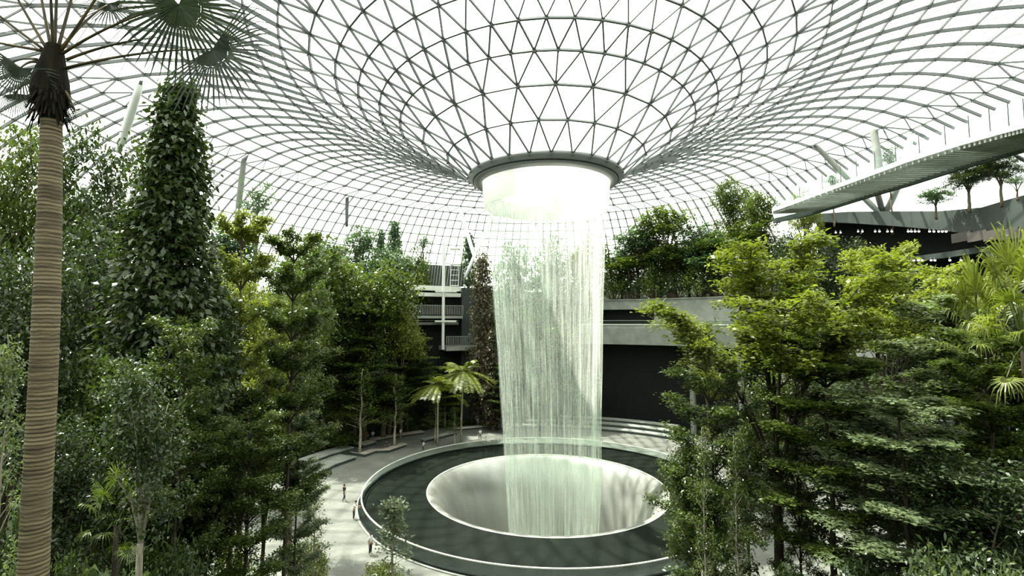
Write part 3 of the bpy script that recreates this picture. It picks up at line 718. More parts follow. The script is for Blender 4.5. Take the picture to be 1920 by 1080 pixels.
tiered('tier_lime', 11, leafm='leaf_mid', label='', H=20, Rad=4.8, tiers=7, nb=5)
tiered('tier_yel', 12, leafm='leaf_lime', H=20, Rad=4.6, first=.45, tiers=6, nb=5, bark='bark_mid')
tiered('tier_dark', 13, leafm='leaf_grey', H=20, Rad=4.6, first=.4, tiers=6, nb=5)
def vase(key, seed, H=20, Rad=6.8, fork=.5, low=.70, leafm='leaf_lime', bark='bark_dark', per=44, L=.36, W=.16, tr=.26, nb=9):
    r = random.Random(seed); tk = MB(); zf = H*fork; tk.tube([(r.gauss(0,.05), r.gauss(0,.05), zf*i/8) for i in range(9)], [tr*(1.15-.3*i/8) for i in range(9)], 9)
    anchors = []; brs = []
    for j in range(nb):
        a = 2*math.pi*j/nb*1.0+r.gauss(0,.15); q = Rad*(.95 if j % 3 else .25)*r.uniform(.8,1.05); zt = H*(r.uniform(low+.06,.9) if j % 3 else r.uniform(.9,.98))
        e = Vector((q*math.cos(a), q*math.sin(a), zt)); bm_ = MB(); P = bez((0,0,zf-.4-.12*(j%3)*H*.3), e, (e.x*.32, e.y*.32, zf+(zt-zf)*.62), 10)
        bm_.tube(P, [tr*.45*(1-.85*i/10) for i in range(11)], 6)
        for k in range(3, 11):
            for s_ in range(3):
                sa = a+r.uniform(-1.5,1.5); Ls = r.uniform(.8,2.3); B = P[k]; up = r.uniform(.1,.9)*(1.3 if k < 6 else .6)
                if k < 6: B = P[k]; Ls *= .8
                E = B+Vector((Ls*math.cos(sa), Ls*math.sin(sa), up)); bm_.tube([B, B.lerp(E,.5)+Vector((0,0,.1)), E], [.035,.025,.012], 4)
                for u in (.4,.7,1.0):
                    v = B.lerp(E, u)+Vector((0,0,.1))
                    if v.z > H*low: anchors.append(v)
        brs.append(bm_)
    return finish(key, 'vase_shaped_tree', '', tk, brs, anchors, bark, leafm, seed, L, W, (.38,.38,.13), per, 0, .7)
vase('tier_vase', 14, per=50, nb=10)
tiered('tier_small', 15, leafm='leaf_mid', H=12, Rad=3.4, first=.4, tiers=6, nb=5, tr=.14, per=34, L=.22, W=.10, spread=(.26,.26,.08))
conical('cone', 21, n=900, per=36, L=.33, W=.18)
conical('column', 22, Rad=1.9, H=14, n=200, per=30, leafm='leaf_red', name='columnar_tree', base=.08, pw=.4)
conical('cone_far', 23, Rad=2.6, H=12, n=130, per=26, leafm='leaf_haze', name='conical_tree', base=.25, L=.5, W=.28)
bushy('bush_dark', 31, leafm='leaf_dark', n=420, per=36)
bushy('bush_mid', 32, leafm='leaf_mid', n=380, per=34)
bushy('bush_lime', 33, leafm='leaf_lime', n=320, per=30)
bushy('bush_far', 34, leafm='leaf_haze', n=150, per=26, L=.5, W=.28, clump=.5)
bushy('bush_far2', 35, leafm='leaf_mid', n=150, per=26, L=.5, W=.28, clump=.5)
bushy('sparse_far', 36, leafm='leaf_haze', n=60, per=26, L=.4, W=.22, clump=.5, Rad=3.2, zr=3.6)
bushy('pale_stem', 37, leafm='leaf_dark', bark='bark_pale', n=200, per=34, base=.42, Rad=3.2)
slender('slim', 41); slender('slim_far', 42, leafm='leaf_haze', H=12, n=60, per=18, L=.42, W=.22)
slender('slim_mid', 43, leafm='leaf_mid', H=12, Rad=1.9, n=90)
feather_palm('feather', 51); fan_palm('fanp', 52, nf=26); fan_palm('fanp_dark', 54, leafm='leaf_mid')
feather_palm('cycad', 53, H=.8, leafm='leaf_mid', nf=16, Lf=2.3, name='cycad', bark='bark_dark', tr=.22, droop=1.0)
shrub('shrub_mid', 61); shrub('shrub_grey', 62, leafm='leaf_grey'); shrub('shrub_dark', 63, leafm='leaf_dark'); shrub('shrub_lime', 64, leafm='leaf_lime')
dims = dict(pale_stem=(16,3.5),tier_lime=(20,4.8),tier_yel=(20,4.6),tier_dark=(20,4.6),tier_vase=(19.6,6.8),tier_small=(12,3.4),cone=(22,3.8),column=(14,2.1),cone_far=(12,2.7),
    bush_dark=(16,4.5),bush_mid=(16,4.5),bush_lime=(16,4.5),bush_far=(16,4.5),bush_far2=(16,4.5),sparse_far=(16,3.6),slim=(12,1.6),slim_far=(12,1.6),slim_mid=(12,2),
    feather=(10.5,3.0),fanp=(7.8,2.3),fanp_dark=(7.8,2.3),cycad=(2.3,2.2),shrub_mid=(1.9,1.7),shrub_grey=(1.9,1.7),shrub_dark=(1.9,1.7),shrub_lime=(1.9,1.7))
used = set(); trnd = random.Random(77)
def plant(key, px, top, depth, half, label, base=None, group=None, rz=None, cat=None):
    """a tree whose crown top is at (px, top) and half-width half px, standing on the ground depth metres ahead"""
    T = at(px, top, depth); h0, r0 = dims[key]; g = base if base is not None else ground_h(T.x, T.y)
    H = max(1.0, T.z-g); rad = half*depth/F
    p = protos[key]
    if key in used: o = copy_tree(p)
    else: o = p; used.add(key)
    o.location = (T.x, T.y, g-.1); s = rad/r0; o.scale = (s, s, H/h0)
    o.rotation_euler = (0, 0, rz if rz is not None else trnd.uniform(0, 6.28))
    o['label'] = label
    if group: o['group'] = group
    elif 'group' in o: del o['group']
    return o
G1 = 'trees massed on the left of the pool'; G2 = 'trees massed on the right of the pool'; G3 = 'treetops along the far ridge'; G4 = 'trees on the terrace right of the waterfall'
# left foreground
plant('cone', 335, 172, 24, 150, 'tall dark cone-shaped tree with glossy leaves, its tip against the roof', group=G1)
plant('bush_dark', 205, 238, 34, 100, 'dark leafy treetop with bright gaps between palm trunk and tall conical tree', group=G1)
plant('bush_mid', 25, 170, 30, 95, 'olive green tree at the left edge behind the palm crown', group=G1)
plant('bush_dark', 40, 430, 19, 110, 'very dark tree low behind the palm trunk at the left edge', group=G1)
plant('bush_dark', 180, 400, 26, 110, 'dark green tree just right of the palm trunk', group=G1)
plant('bush_dark', 395, 520, 27, 90, 'dark broadleaf tree filling the gap right of the tall conical tree', group=G1)
plant('bush_mid', 205, 620, 20, 110, 'dim green tree with drooping clumps at the foot of the conical tree', group=G1)
plant('tier_yel', 455, 432, 30, 82, 'yellow-green layered tree with forked brown trunk left of the dark-stemmed tree', group=G1)
plant('tier_lime', 552, 462, 27, 84, 'layered green tree with a thin straight dark trunk, nearest left of the pool', group=G1)
plant('bush_lime', 505, 665, 29, 60, 'bright lime green tree glowing between two dark trunks on the left', group=G1)
plant('tier_small', 345, 640, 20, 85, 'small pale-leaved layered tree before the dark conical tree', group=G1)
plant('tier_small', 470, 800, 23, 95, 'low layered tree with forked trunks above the lower left ground', group=G1)
plant('tier_dark', 560, 790, 29, 55, 'small light green tree with reddish stem at the left edge of the plaza', group=G1)
plant('pale_stem', 283, 650, 15, 75, 'dark-leaved tree with thick pale white trunk at the lower left', group=G1, rz=0)
plant('slim_mid', 240, 720, 19, 45, 'thin young tree just left of the pale white trunk', group=G1)
plant('bush_dark', 120, 760, 17, 85, 'dark low tree beside the foot of the palm trunk', group=G1)
plant('bush_dark', 390, 860, 24, 70, 'dark rounded low tree in deep shade at lower left', group=G1)
plant('slim', 22, 620, 14, 40, 'slim pale-trunked tree at the left edge behind the palm', group=G1)
plant('bush_lime', 470, 462, 40, 78, 'yellow-green leafy mass behind the forked brown trunk', group=G1)
plant('bush_mid', 560, 470, 44, 70, 'mid green rounded tree behind the top of the dark-stemmed tree', group=G1)
# left middle distance
L2 = [('bush_far2',640,455,62,75,'mid green rounded tree behind the dark-stemmed layered tree'),('bush_mid',690,500,72,72,'dark rounded tree with pale leaf tips, in the middle of the left grove'),
 ('bush_far2',585,425,75,70,'rounded treetop directly above the yellow-green layered tree'),('tier_lime',670,590,66,78,'dark layered tree above the benches'),
 ('bush_lime',755,560,82,48,'yellow-green treetop nearest the grey balconies'),('bush_mid',610,640,58,66,'deep green tree behind the trunk of the dark-stemmed tree'),
 ('tier_lime',765,640,80,62,'broad layered tree under the yellow-green treetop, left of the balconies'),('bush_far2',735,470,88,60,'hazy green tree left of the grey balconies'),
 ('tier_yel',835,690,88,45,'light green tree in front of the lowest balcony'),('slim_mid',678,690,76,40,'thin-trunked tree growing from the planter bench'),
 ('slim_mid',742,700,80,38,'thin-trunked tree behind the seated people'),('bush_mid',640,700,68,58,'low dark green tree above the grey steps'),
 ('bush_dark',720,700,86,80,'dark tree filling the shade behind the benches'),('feather',865,672,84,58,'bright yellow-green feathery palm before the dark doorway left of the waterfall'),
 ('feather',822,700,82,54,'smaller feathery palm left of the bright one'),('slim_mid',817,735,84,26,'short thin tree between the benches and the feathery palms'),
 ('slim_mid',853,762,82,20,'tiny sapling at the end of the grey curved bench'),('bush_mid',570,560,48,70,'dark green tree between the two nearest layered trees on the left'),
 ('bush_mid',430,470,45,75,'shaded green tree behind the yellow-green layered tree'),('shrub_mid',610,800,64,55,'low bush at the top of the grey steps')]
for k, *a in L2:
    T = at(a[0], a[1], a[2]); r_ = math.hypot(T.x-AX.x, T.y-AX.y); d = a[2]
    if r_ < 35 and k not in ('slim_mid', 'feather'): d = yat(a[0], 35.5+(a[0]*13 % 7)*.5)   # behind the benches, not on the plaza
    plant(k, a[0], a[1], d, a[3], a[4], group=G1)
# centre behind the waterfall
for k, *a in [('column',905,480,97,30,'reddish dark column of foliage just left of the waterfall'),('column',925,620,93,22,'shorter leafy column touching the left edge of the waterfall'),
 ('bush_far',960,430,104,50,'grey-green treetop seen through the left edge of the falling water'),('bush_far',1030,415,106,50,'treetop seen through the middle of the falling water'),
 ('bush_far2',1095,425,104,50,'treetop seen through the right side of the falling water'),('bush_mid',975,560,96,45,'green tree behind the left half of the falling water'),
 ('bush_far2',1045,590,97,52,'green tree behind the right half of the falling water'),('bush_mid',1010,690,93,42,'low green tree behind the lower part of the falling water'),
 ('tier_lime',945,690,91,30,'small tree at the lower left edge of the falling water'),('bush_far2',1085,690,95,40,'low tree behind the lower right of the falling water')]:
    plant(k, a[0], a[1], a[2], a[3], a[4], base=0 if a[2] < 99 else None, group='trees behind the falling water')
# far ridge left
for k, *a in [('sparse_far',484,328,84,38,'sparse round tree alone against the roof, above the yellow-green tree'),('slim_far',540,432,112,12,'tiny slim treetop on the ridge right of the sparse round tree'),
 ('slim_far',575,440,112,14,'second tiny slim treetop on the ridge from the left'),('bush_far',610,440,108,45,'low hazy treetops over the dark-stemmed layered tree'),
 ('bush_far',675,410,104,42,'dark flat-topped ridge tree beside the upright roof column'),('cone_far',740,418,110,26,'pointed ridge tree right of the upright roof column'),
 ('sparse_far',795,430,110,24,'round ridge tree left of the white ladder mast'),('bush_far',765,470,106,40,'low hazy ridge tree above the grey balconies'),
 ('bush_far',700,450,100,50,'hazy tree between the upright roof column and the balconies'),('cone_far',880,440,108,22,'small dark ridge tree between the arms of the V-shaped column'),
 ('bush_far',630,470,98,60,'hazy mass of leaves under the left ridge line'),('cone_far',715,435,104,18,'narrow pointed ridge tree beside the dark flat-topped one')]:
    plant(k, a[0], a[1], a[2], a[3], a[4], group=G3)
plant('bush_far', 735, 448, 101, 46, 'hazy low crown in front of the pointed ridge tree', group=G3)
plant('bush_far2', 788, 452, 102, 30, 'hazy small crown just left of the white ladder mast', group=G3)
plant('bush_far', 440, 405, 80, 60, 'ridge treetops just right of the tall conical tree', group=G3)
plant('sparse_far', 150, 330, 70, 50, 'pale sparse treetop behind the palm trunk', group=G3)
plant('bush_far', 560, 480, 92, 60, 'hazy green crown low behind the tiny slim treetops', group=G3)
# terrace right of the waterfall
TB = 24.9
for k, *a in [('bush_far',1195,415,99,48,'dark-leaved tree with thin trunk on the terrace, first right of the waterfall'),('slim_far',1170,440,97,24,'slender sapling on the terrace beside the waterfall'),
 ('bush_far2',1250,372,92,56,'round terrace tree below the end of the white slanting column'),('bush_far',1315,405,90,48,'hazy tree in the middle of the terrace row'),
 ('bush_mid',1372,322,84,48,'tall green terrace tree with its top against the roof ribs'),('bush_far2',1425,345,82,40,'green tree left of the tip of the louvred bridge'),
 ('bush_far',1340,450,84,60,'dim tree behind the crown of the vase-shaped tree'),('bush_far2',1265,450,88,50,'low tree over the upper concrete wall'),
 ('slim_far',1232,500,90,24,'small sapling above the right end of the concrete wall')]:
    plant(k, a[0], a[1], max(a[2], yat(a[0], 46.2+(a[0]*7 % 5))), a[3], a[4], base=TB, group=G4)
for k, *a in [('bush_far2',1180,470,95,55,'low leafy mass on the terrace beside the waterfall'),('bush_mid',1262,480,86,46,'low dark mass of leaves at the right end of the upper concrete wall'),
 ('bush_mid',1330,440,82,60,'dense green tree behind the left half of the vase-shaped crown'),('bush_far2',1400,410,80,60,'dense green tree behind the middle of the vase-shaped crown'),
 ('bush_dark',1455,440,74,55,'dark tree below the tip of the louvred bridge'),('bush_far2',1215,400,94,40,'hazy crown just above the low leafy mass of the terrace')]:
    plant(k, a[0], a[1], max(a[2], yat(a[0], 45.6+(a[0]*3 % 4))), a[3], a[4], base=TB, group=G4)
for i, (px, top, k) in enumerate([(1150,500,'shrub_mid'),(1188,512,'shrub_dark'),(1228,492,'shrub_mid'),(1268,505,'shrub_dark'),(1310,488,'shrub_mid'),(1352,496,'shrub_dark'),(1395,480,'shrub_mid'),(1440,492,'shrub_dark')]):
    plant(k, px, top, yat(px, 45.0), 36, ['first','second','third','fourth','fifth','sixth','seventh','last'][i]+' bush along the upper concrete terrace edge, counting right from the waterfall', base=TB, group='row of bushes along the upper terrace edge')
for i, (px, top) in enumerate([(1165,455),(1225,448),(1290,440),(1350,432),(1415,425)]):
    plant('bush_far2' if i % 2 else 'bush_far', px, top, yat(px, 52), 52, ['first','second','third','fourth','fifth'][i]+' hazy crown of the back row on the terrace, counted from the waterfall', base=TB-3.5, group='back row of trees on the terrace')
plant('bush_lime', 1505, 352, 78, 34, 'yellowish treetop touching the left end of the louvred bridge', base=26, group=G4)
plant('sparse_far', 1560, 318, 76, 20, 'small dark tuft of leaves at the foot of the long grey strut', base=35.4, group=G4)
for k, *a in [('sparse_far',1665,262,75,22,'small dark tree beside the tall grey column, over the bridge'),('bush_dark',1812,296,60,42,'dark round tree standing on the roof edge under the bridge'),
  ('bush_dark',1872,284,57,40,'dark tree on the roof edge nearest the right side'),('bush_far',1752,345,64,32,'low dark tree on the roof edge, leftmost of three'),
  ('sparse_far',1905,330,54,22,'small tree on the roof edge at the right side of the view')]:
    P = at(a[0], a[1], a[2]); plant(k, a[0], a[1], a[2], a[3], a[4], base=34.0, group='trees on the dark roof edge')
for k, *a in [('bush_dark',1500,430,70,60,'very dark tree under the tip of the louvred bridge'),('bush_dark',1600,440,66,60,'very dark tree before the rows of lamps'),
 ('bush_dark',1690,520,58,60,'black-green tree below the lower row of lamps'),('bush_dark',1790,520,50,70,'black-green tree behind the right fan palm')]:
    plant(k, a[0], a[1], a[2], a[3], a[4], group=G2)
# right foreground
for k, *a in [('tier_vase',1440,452,28,215,'wide vase-shaped tree with yellow-green crown, largest on the right'),
 ('tier_lime',1545,640,25,135,'layered tree with straight dark trunk below the vase-shaped tree'),
 ('tier_small',1330,725,28,110,'small layered tree overhanging the right rim of the pool'),
 ('tier_dark',1780,585,27,150,'broad grey-green tree with open V branches on the far right'),
 ('tier_vase',1640,462,36,120,'green crown between the vase-shaped tree and the right fan palm'),
 ('bush_dark',1905,545,24,80,'dark dense tree at the right edge below the bright fan palm'),
 ('tier_lime',1850,640,22,120,'layered tree at the right edge under the dark dense crown'),
 ('bush_mid',1395,770,33,45,'dark green tree behind the trunk of the vase-shaped tree'),
 ('tier_dark',1690,760,21,150,'low wide layered tree with pale leaf edges in the lower right'),
 ('bush_dark',1830,840,19,120,'black-green low tree in the lower right corner'),
 ('tier_small',1490,770,27,60,'small dim tree between the two straight trunks on the right'),
 ('slim_mid',1316,800,24,34,'thin-stemmed sapling in front of the pool rim, leftmost of the right grove'),
 ('slim_mid',1376,810,24,30,'thin-stemmed sapling close beside the trunk of the vase-shaped tree'),
 ('bush_dark',1600,690,40,110,'dark tree deep in the shade of the right grove'),
 ('bush_dark',1750,740,34,110,'dark tree behind the low wide layered tree'),
 ('bush_mid',1300,800,29,60,'dark green tree standing right beside the pool balustrade'),
 ('bush_mid',1450,660,33,80,'shaded tree in front of the right part of the concrete terrace'),
 ('bush_dark',1900,860,28,90,'dark tree low at the right edge'),
 ('bush_lime',1325,668,yat(1325,38.4),34,'bright lime tree under the terrace beside the concrete column')]:
    plant(k, a[0], a[1], a[2], a[3], a[4], group=G2)
plant('fanp', 1905, 440, 20, 88, 'bright yellow-green fan palm at the right edge below the roof terrace')
plant('fanp', 1830, 500, 24, 70, 'smaller fan palm left of the bright one at the right edge')
# in front of the pool
plant('slim', 738, 925, 26, 46, 'slim young tree with pale leaves in front of the pool', base=None)
plant('shrub_lime', 715, 1050, 38, 40, 'leafy low bush at the foot of the slim tree before the pool')
for k, *a in [('cycad',165,945,11,120,'cycad with arching fronds beside the foot of the palm'),('cycad',232,985,12,85,'second cycad left of the pale white trunk'),
  ('fanp_dark',225,870,16,60,'dim fan-leaved palm low at the left'),
  ('shrub_grey',1790,1020,17,110,'wide grey-green bush along the bottom right'),('shrub_grey',1900,1045,15,70,'grey-green bush in the bottom right corner'),
  ('shrub_dark',1620,1050,20,70,'dark low bush between the trunks at the bottom right'),('shrub_dark',1480,1060,22,50,'dark low bush at the foot of the vase-shaped tree'),
  ('shrub_dark',120,1040,14,60,'dark bush at the foot of the palm trunk'),('shrub_dark',350,1000,18,70,'dark bush right of the pale white trunk'),
  ('shrub_mid',440,1010,33,60,'green bush under the forked trunks at lower left'),('slim_mid',592,905,33,34,'light green young tree at the left edge of the plaza'),
  ('shrub_lime',575,1010,38,40,'leafy bush at the foot of the reddish stem'),('shrub_dark',20,960,15,60,'dark bush in the bottom left corner')]:
    plant(k, a[0], a[1], a[2], a[3], a[4])
# ------------------------------------------------------------------ the big fan palm in the left foreground
M['palm_bark'] = mat('ringed_palm_bark', (.10,.08,.05), .8, .25, noise=((.27,.215,.14), 1.3, (1,1,14)), bump=.5, bscale=14)
def ringed(m):
    n = m.node_tree.nodes; l = m.node_tree.links; bs = n['Principled BSDF']; src = bs.inputs['Base Color'].links[0].from_socket
    tc = n.new('ShaderNodeTexCoord'); w = n.new('ShaderNodeTexWave'); w.bands_direction = 'Z'; w.inputs['Scale'].default_value = 4.6
    w.inputs['Distortion'].default_value = 2.0; w.inputs['Detail'].default_value = 3; w.inputs['Detail Scale'].default_value = 1.5; l.new(tc.outputs['Object'], w.inputs[0])
    r = n.new('ShaderNodeValToRGB'); r.color_ramp.elements[0].position = .12; r.color_ramp.elements[0].color = (.38,.37,.34,1); r.color_ramp.elements[1].position = .5; r.color_ramp.elements[1].color = (1,1,1,1)
    l.new(w.outputs[0], r.inputs[0]); x = n.new('ShaderNodeMix'); x.data_type = 'RGBA'; x.blend_type = 'MULTIPLY'; x.inputs[0].default_value = 1
    l.new(src, x.inputs[6]); l.new(r.outputs[0], x.inputs[7]); l.new(x.outputs[2], bs.inputs['Base Color'])
ringed(M['palm_bark'])
M['fibre'] = mat('dark_palm_fibre', (.006,.006,.004), .9, .1, noise=((.02,.016,.010), 8, (1,1,.2)), bump=.6, bscale=18)
M['petiole'] = mat('brown_petiole', (.028,.024,.012), .5, .4, noise=((.12,.08,.03), 2))
M['palm_leaf'] = leaf_mat('dark_palm_blade', (.008,.016,.008), (.028,.042,.022), .12, .6)
PD = 8.5
pb = at(62, 1080, PD); gz = ground_h(pb.x, pb.y)
pr = random.Random(5)
base = Vector((at(56,1150,PD).x-.05, PD, gz-.2))
palm = empty('fan_palm', base, 'tall fan palm in the left foreground with pale ringed trunk and dark shaggy crown', 'palm')
cl = [(97,185,.185),(96,260,.195),(93,400,.215),(88,560,.235),(80,740,.245),(70,920,.25),(62,1080,.26),(56,1200,.28)]
P = [at(x, y, PD) for x, y, r in cl]; P.append(base); rr = [r*.76 for *_, r in cl]+[.26]
pts = []; rad = []
for k in range(len(P)-1):
    n = max(2, int((P[k]-P[k+1]).length/.022))
    for i in range(n):
        t = i/n; q = P[k].lerp(P[k+1], t); pts.append(q); rad.append(rr[k]+(rr[k+1]-rr[k])*t)
prev = 0; step = 0
for i in range(len(rad)):
    ph = (i % 3)/3; rad[i] *= 1+.055*(1-ph)+pr.gauss(0,.006)
b = MB(); b.tube(pts, rad, 20); put(b.build('trunk', M['palm_bark'], palm, True), palm)
b = MB(); cc = at(95,178,PD)
b.tube([at(97,232,PD), at(96,205,PD), at(94,178,PD), at(95,150,PD), at(99,120,PD), at(103,85,PD)], [.14,.20,.28,.26,.19,.12], 16)
for i in range(260):
    a = pr.random()*6.283; z = pr.uniform(-.35,.45); r0 = .26 if z < .2 else .17; d = Vector((math.cos(a), math.sin(a), 0)); s = Vector((-d.y, d.x, 0))*.02
    B = cc+d*r0*.9+Vector((0,0,z)); T = cc+d*(r0+pr.uniform(.02,.12))+Vector((0,0,z-pr.uniform(.15,.42)))
    b.add([B-s, B+s, T+s*.4, T-s*.4], [(0,1,2,3)])
put(b.build('crown_fibre', M['fibre'], palm), palm)
def frond(px, py, d, rad, ax, nrm, span, seg=34, start=(105,110), bow=.25, droop=.12):
    hub = at(px, py, d); S = at(*start, PD); mid = S.lerp(hub, .5)+Vector((0, 0, bow))
    b = MB(); b.tube(bez(S, hub, mid, 10), [.030*(1-.55*i/10) for i in range(11)], 6); fr = put(b.build('frond', M['petiole'], palm, True), palm)
    V = []; fan_leaf(V, hub, nrm, (ax[0], ax[2] if len(ax) > 2 else 0, -ax[1]), rad, seg, R(span), pr, droop)
    o = quads_obj('fan_blade', np.array([tuple(v) for v in V]), M['palm_leaf'], fr, np.array([pr.random() for _ in range(len(V)//4)]))
    o.matrix_parent_inverse = fr.matrix_parent_inverse.copy() if False else Matrix.Translation(-Vector(palm.location))@Matrix()
    o.matrix_parent_inverse = Matrix()
frond(398,92,8.3,1.20,(.9,.9),(-.1,-.95,.12),220,start=(122,128),bow=.18)
frond(335,8,8.0,1.25,(.1,1),(.1,-.8,-.3),290,seg=44,start=(118,100),bow=.25)
frond(300,70,8.9,.62,(0,1),(.1,-.5,.85),230,start=(124,112),bow=.15)
frond(205,8,9.1,.62,(.3,1),(.2,-.8,.3),250,start=(116,90),bow=.2)
frond(38,128,8.2,.62,(-.3,1),(.2,-.95,-.1),230,start=(75,120),bow=.15)
frond(22,118,8.8,.50,(-.6,.8),(0,-.9,-.3),200,start=(70,112),bow=.1)
frond(140,205,8.6,.36,(.8,.7),(0,-.8,.5),120,seg=14,start=(120,170),bow=.05)
frond(28,175,8.5,.5,(.3,1),(.4,-.8,.2),160,start=(62,150),bow=.1)
for hx, hy, d in ((-60,-20,8.2),(-15,-90,8.6),(55,-130,8.9),(112,-150,8.4),(165,-120,8.8),(235,-90,8.3),(90,-120,7.9),(-90,60,8.6)):
    frond(hx,hy,d,.95,(hx-100,hy-100),(0,-.6,.8),280,start=(100+(hx-90)*.10,95),bow=-.05)

# ------------------------------------------------------------------ people
CL = dict(white=mat('white_cotton', (.75,.75,.72), .8), black=mat('black_cloth', (.02,.02,.022), .8), navy=mat('navy_cloth', (.03,.04,.08), .8),
          khaki=mat('khaki_cloth', (.28,.24,.17), .8), red=mat('dull_red_cloth', (.30,.08,.06), .8), grey=mat('grey_cloth', (.22,.22,.22), .8), denim=mat('denim_cloth', (.07,.10,.16), .8))
SKIN = mat('skin', (.42,.26,.18), .55); HAIR = mat('black_hair', (.012,.01,.009), .5)
def skin_obj(name, nodes, edges, m, parent, root=0, sub=1):
    me = bpy.data.meshes.new(name); me.from_pydata([n[0] for n in nodes], edges, []); me.materials.append(m)
    o = bpy.data.objects.new(name, me); C.objects.link(o); o.parent = parent
    mo = o.modifiers.new('skin', 'SKIN'); mo.use_smooth_shade = True
    for i, n in enumerate(nodes):
        sv = me.skin_vertices[0].data[i]; sv.radius = (n[1], n[1]*(n[2] if len(n) > 2 else 1)); sv.use_root = (i == root)
    if sub: s2 = o.modifiers.new('sub', 'SUBSURF'); s2.levels = 1; s2.render_levels = 1
    return o
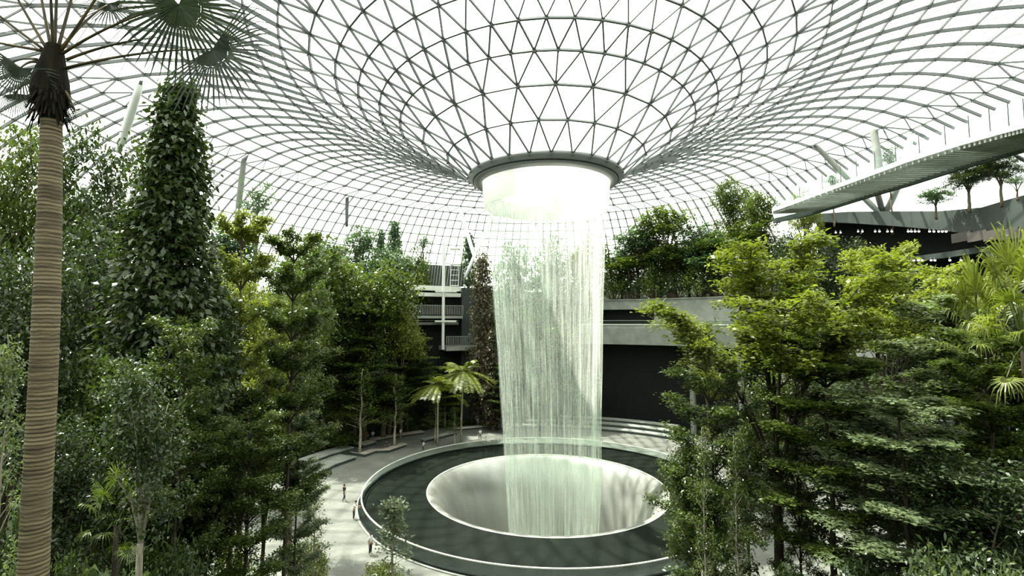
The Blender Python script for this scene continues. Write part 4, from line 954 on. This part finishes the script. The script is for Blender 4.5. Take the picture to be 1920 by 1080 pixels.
def person(px, py, label, top, bottom, pose='stand', face=0, h=1.9, zoff=0, z=0.0):
    g = atz(px, py, z); k = h/1.75; root = empty('person', g, label, 'person', rz=face)
    sit = pose == 'sit'; ph = .95 if not sit else .50
    pel = Vector((0,0,ph)); lean = .12 if pose == 'lean' else 0.0
    che = Vector((0,-lean,ph+.38)); nk = Vector((0,-lean*1.4,ph+.55)); hd = Vector((0,-lean*1.6-.01,ph+.68)); tp = hd+Vector((0,0,.10))
    nodes = [(pel,.13,.8),(pel.lerp(che,.5),.115,.8),(che,.14,.72),(nk,.052),(hd,.085,1.15),(tp,.07)]; edges = [(0,1),(1,2),(2,3),(3,4),(4,5)]
    arms = []; legs = []
    for s in (-1, 1):
        sh = che+Vector((s*.19,0,.06))
        if pose == 'lean': el = sh+Vector((s*.05,-.14,-.24)); wr_ = el+Vector((-s*.03,-.22,.02))
        elif sit: el = sh+Vector((s*.04,-.06,-.27)); wr_ = el+Vector((-s*.06,-.22,-.02))
        elif pose == 'walk': el = sh+Vector((s*.04,-s*.08,-.28)); wr_ = el+Vector((0,-s*.10-.06,-.22))
        else: el = sh+Vector((s*.05,.02,-.29)); wr_ = el+Vector((s*.0,-.05,-.25))
        i0 = len(nodes); nodes += [(sh,.058),(el,.042),(wr_,.028)]; edges += [(2,i0),(i0,i0+1),(i0+1,i0+2)]; arms.append((sh,el))
        d = (wr_-el).normalized(); pm = wr_+d*.07; ip = len(nodes); nodes.append((pm,.034,.6)); edges.append((i0+2,ip))
        sd = Vector((0,1,0)) if abs(d.y) < .8 else Vector((1,0,0))
        for f in range(4):
            B = pm+sd*(f-1.5)*.019+d*.02; jn = len(nodes); ln = (.06,.072,.068,.05)[f]
            nodes += [(B+d*ln*.5,.009),(B+d*ln+Vector((0,-.008,-.005)),.008)]; edges += [(ip,jn),(jn,jn+1)]
        jn = len(nodes); nodes += [(wr_+d*.03-sd*.04,.010),(wr_+d*.07-sd*.058,.009)]; edges += [(i0+2,jn),(jn,jn+1)]
        hp = pel+Vector((s*.09,0,-.06))
        if sit: kn = hp+Vector((s*.03,-.42,.02)); an = kn+Vector((0,-.04,-.40))
        elif pose == 'walk': kn = hp+Vector((0,-s*.14-.04,-.40)); an = hp+Vector((0,-s*.22+.05,-.80))
        else: kn = hp+Vector((s*.01,-.02,-.41)); an = kn+Vector((0,.03,-.39))
        toe = an+Vector((s*.02,-.15,-.05)); i0 = len(nodes); nodes += [(hp,.09),(kn,.055),(an,.036),(toe,.034,.6)]; edges += [(0,i0),(i0,i0+1),(i0+1,i0+2),(i0+2,i0+3)]; legs.append((hp,kn,an))
    if sit: pass
    body = skin_obj('body', nodes, edges, SKIN, root)
    n2 = [(pel+Vector((0,0,-.03)),.145,.85),(pel.lerp(che,.5),.13,.85),(che,.155,.76),(che+Vector((0,0,.11)),.08)]; e2 = [(0,1),(1,2),(2,3)]
    for sh, el in arms: i = len(n2); n2 += [(sh,.070),(sh.lerp(el,.75),.058)]; e2 += [(2,i),(i,i+1)]
    skin_obj('shirt', n2, e2, CL[top], root)
    n3 = [(pel+Vector((0,0,.04)),.148,.85),(pel+Vector((0,0,-.05)),.14,.85)]; e3 = [(0,1)]
    for hp, kn, an in legs: i = len(n3); n3 += [(hp,.102),(kn,.068),(kn.lerp(an,.93),.052)]; e3 += [(1,i),(i,i+1),(i+1,i+2)]
    skin_obj('trousers', n3, e3, CL[bottom], root)
    b = MB(); b.ball(hd+Vector((0,.022,.045)), .098, .105, .105, 10, 7); o = b.build('hair', HAIR, root, True)
    b = MB(); b.tube([hd+Vector((0,-.085,.03)), hd+Vector((0,-.115,-.012))], [.010,.016], 6)
    for s in (-1,1): b.ball(hd+Vector((s*.092,0,.0)), .012, .02, .03, 6, 4)
    b.build('nose_and_ears', SKIN, root, True)
    b = MB()
    for s in (-1,1): b.ball(hd+Vector((s*.033,-.092,.02)), .010, .006, .007, 6, 4)
    b.tube([hd+Vector((-.025,-.09,-.045)), hd+Vector((.025,-.09,-.045))], .006, 5)
    b.build('face_marks', CL['black'], root, True)
    root.scale = (k,k,k); root.location.z += zoff
    return root
person(645,940,'person in dark top standing on the paving left of the pool','black','navy','walk',2.6)
person(663,974,'person in white shirt and black trousers leaning at the pool balustrade','white','black','lean',1.6)
person(694,1040,'person in white top behind the slim young tree, lowest in the view','white','black','stand',1.2)
person(900,825,'person in white top and dark trousers walking behind the pool','white','black','walk',.5)
person(896,801,'person in white standing before the dark doorway, left of two','white','khaki','stand',.2)
person(913,800,'person in white standing before the dark doorway, right of two','white','grey','stand',-.3)
person(951,810,'person in white at the left edge of the waterfall','white','white','stand',.4)
person(911,833,'small person in pale clothes at the far rim of the pool','white','khaki','stand',.3,h=1.3)
person(793,846,'person in white top stooping near the grey curved bench','white','black','lean',2.2,h=1.6)
person(751,823,'person in white standing behind the pinkish bench','white','khaki','stand',1.0)
person(725,843,'person in dark clothes sitting on the pinkish curved bench','black','black','sit',.4,z=.0,zoff=.05)
person(688,826,'person in dull red top sitting by the planter bench, left of two','red','navy','sit',.5,zoff=.15)
person(699,824,'person in white top sitting by the planter bench, right of two','white','denim','sit',.2,zoff=.15)
person(1166,800,'person sitting on the curved steps right of the waterfall, left of two','grey','navy','sit',-.3,zoff=.1)
person(1176,800,'person sitting on the curved steps right of the waterfall, right of two','white','khaki','sit',.1,zoff=.1)
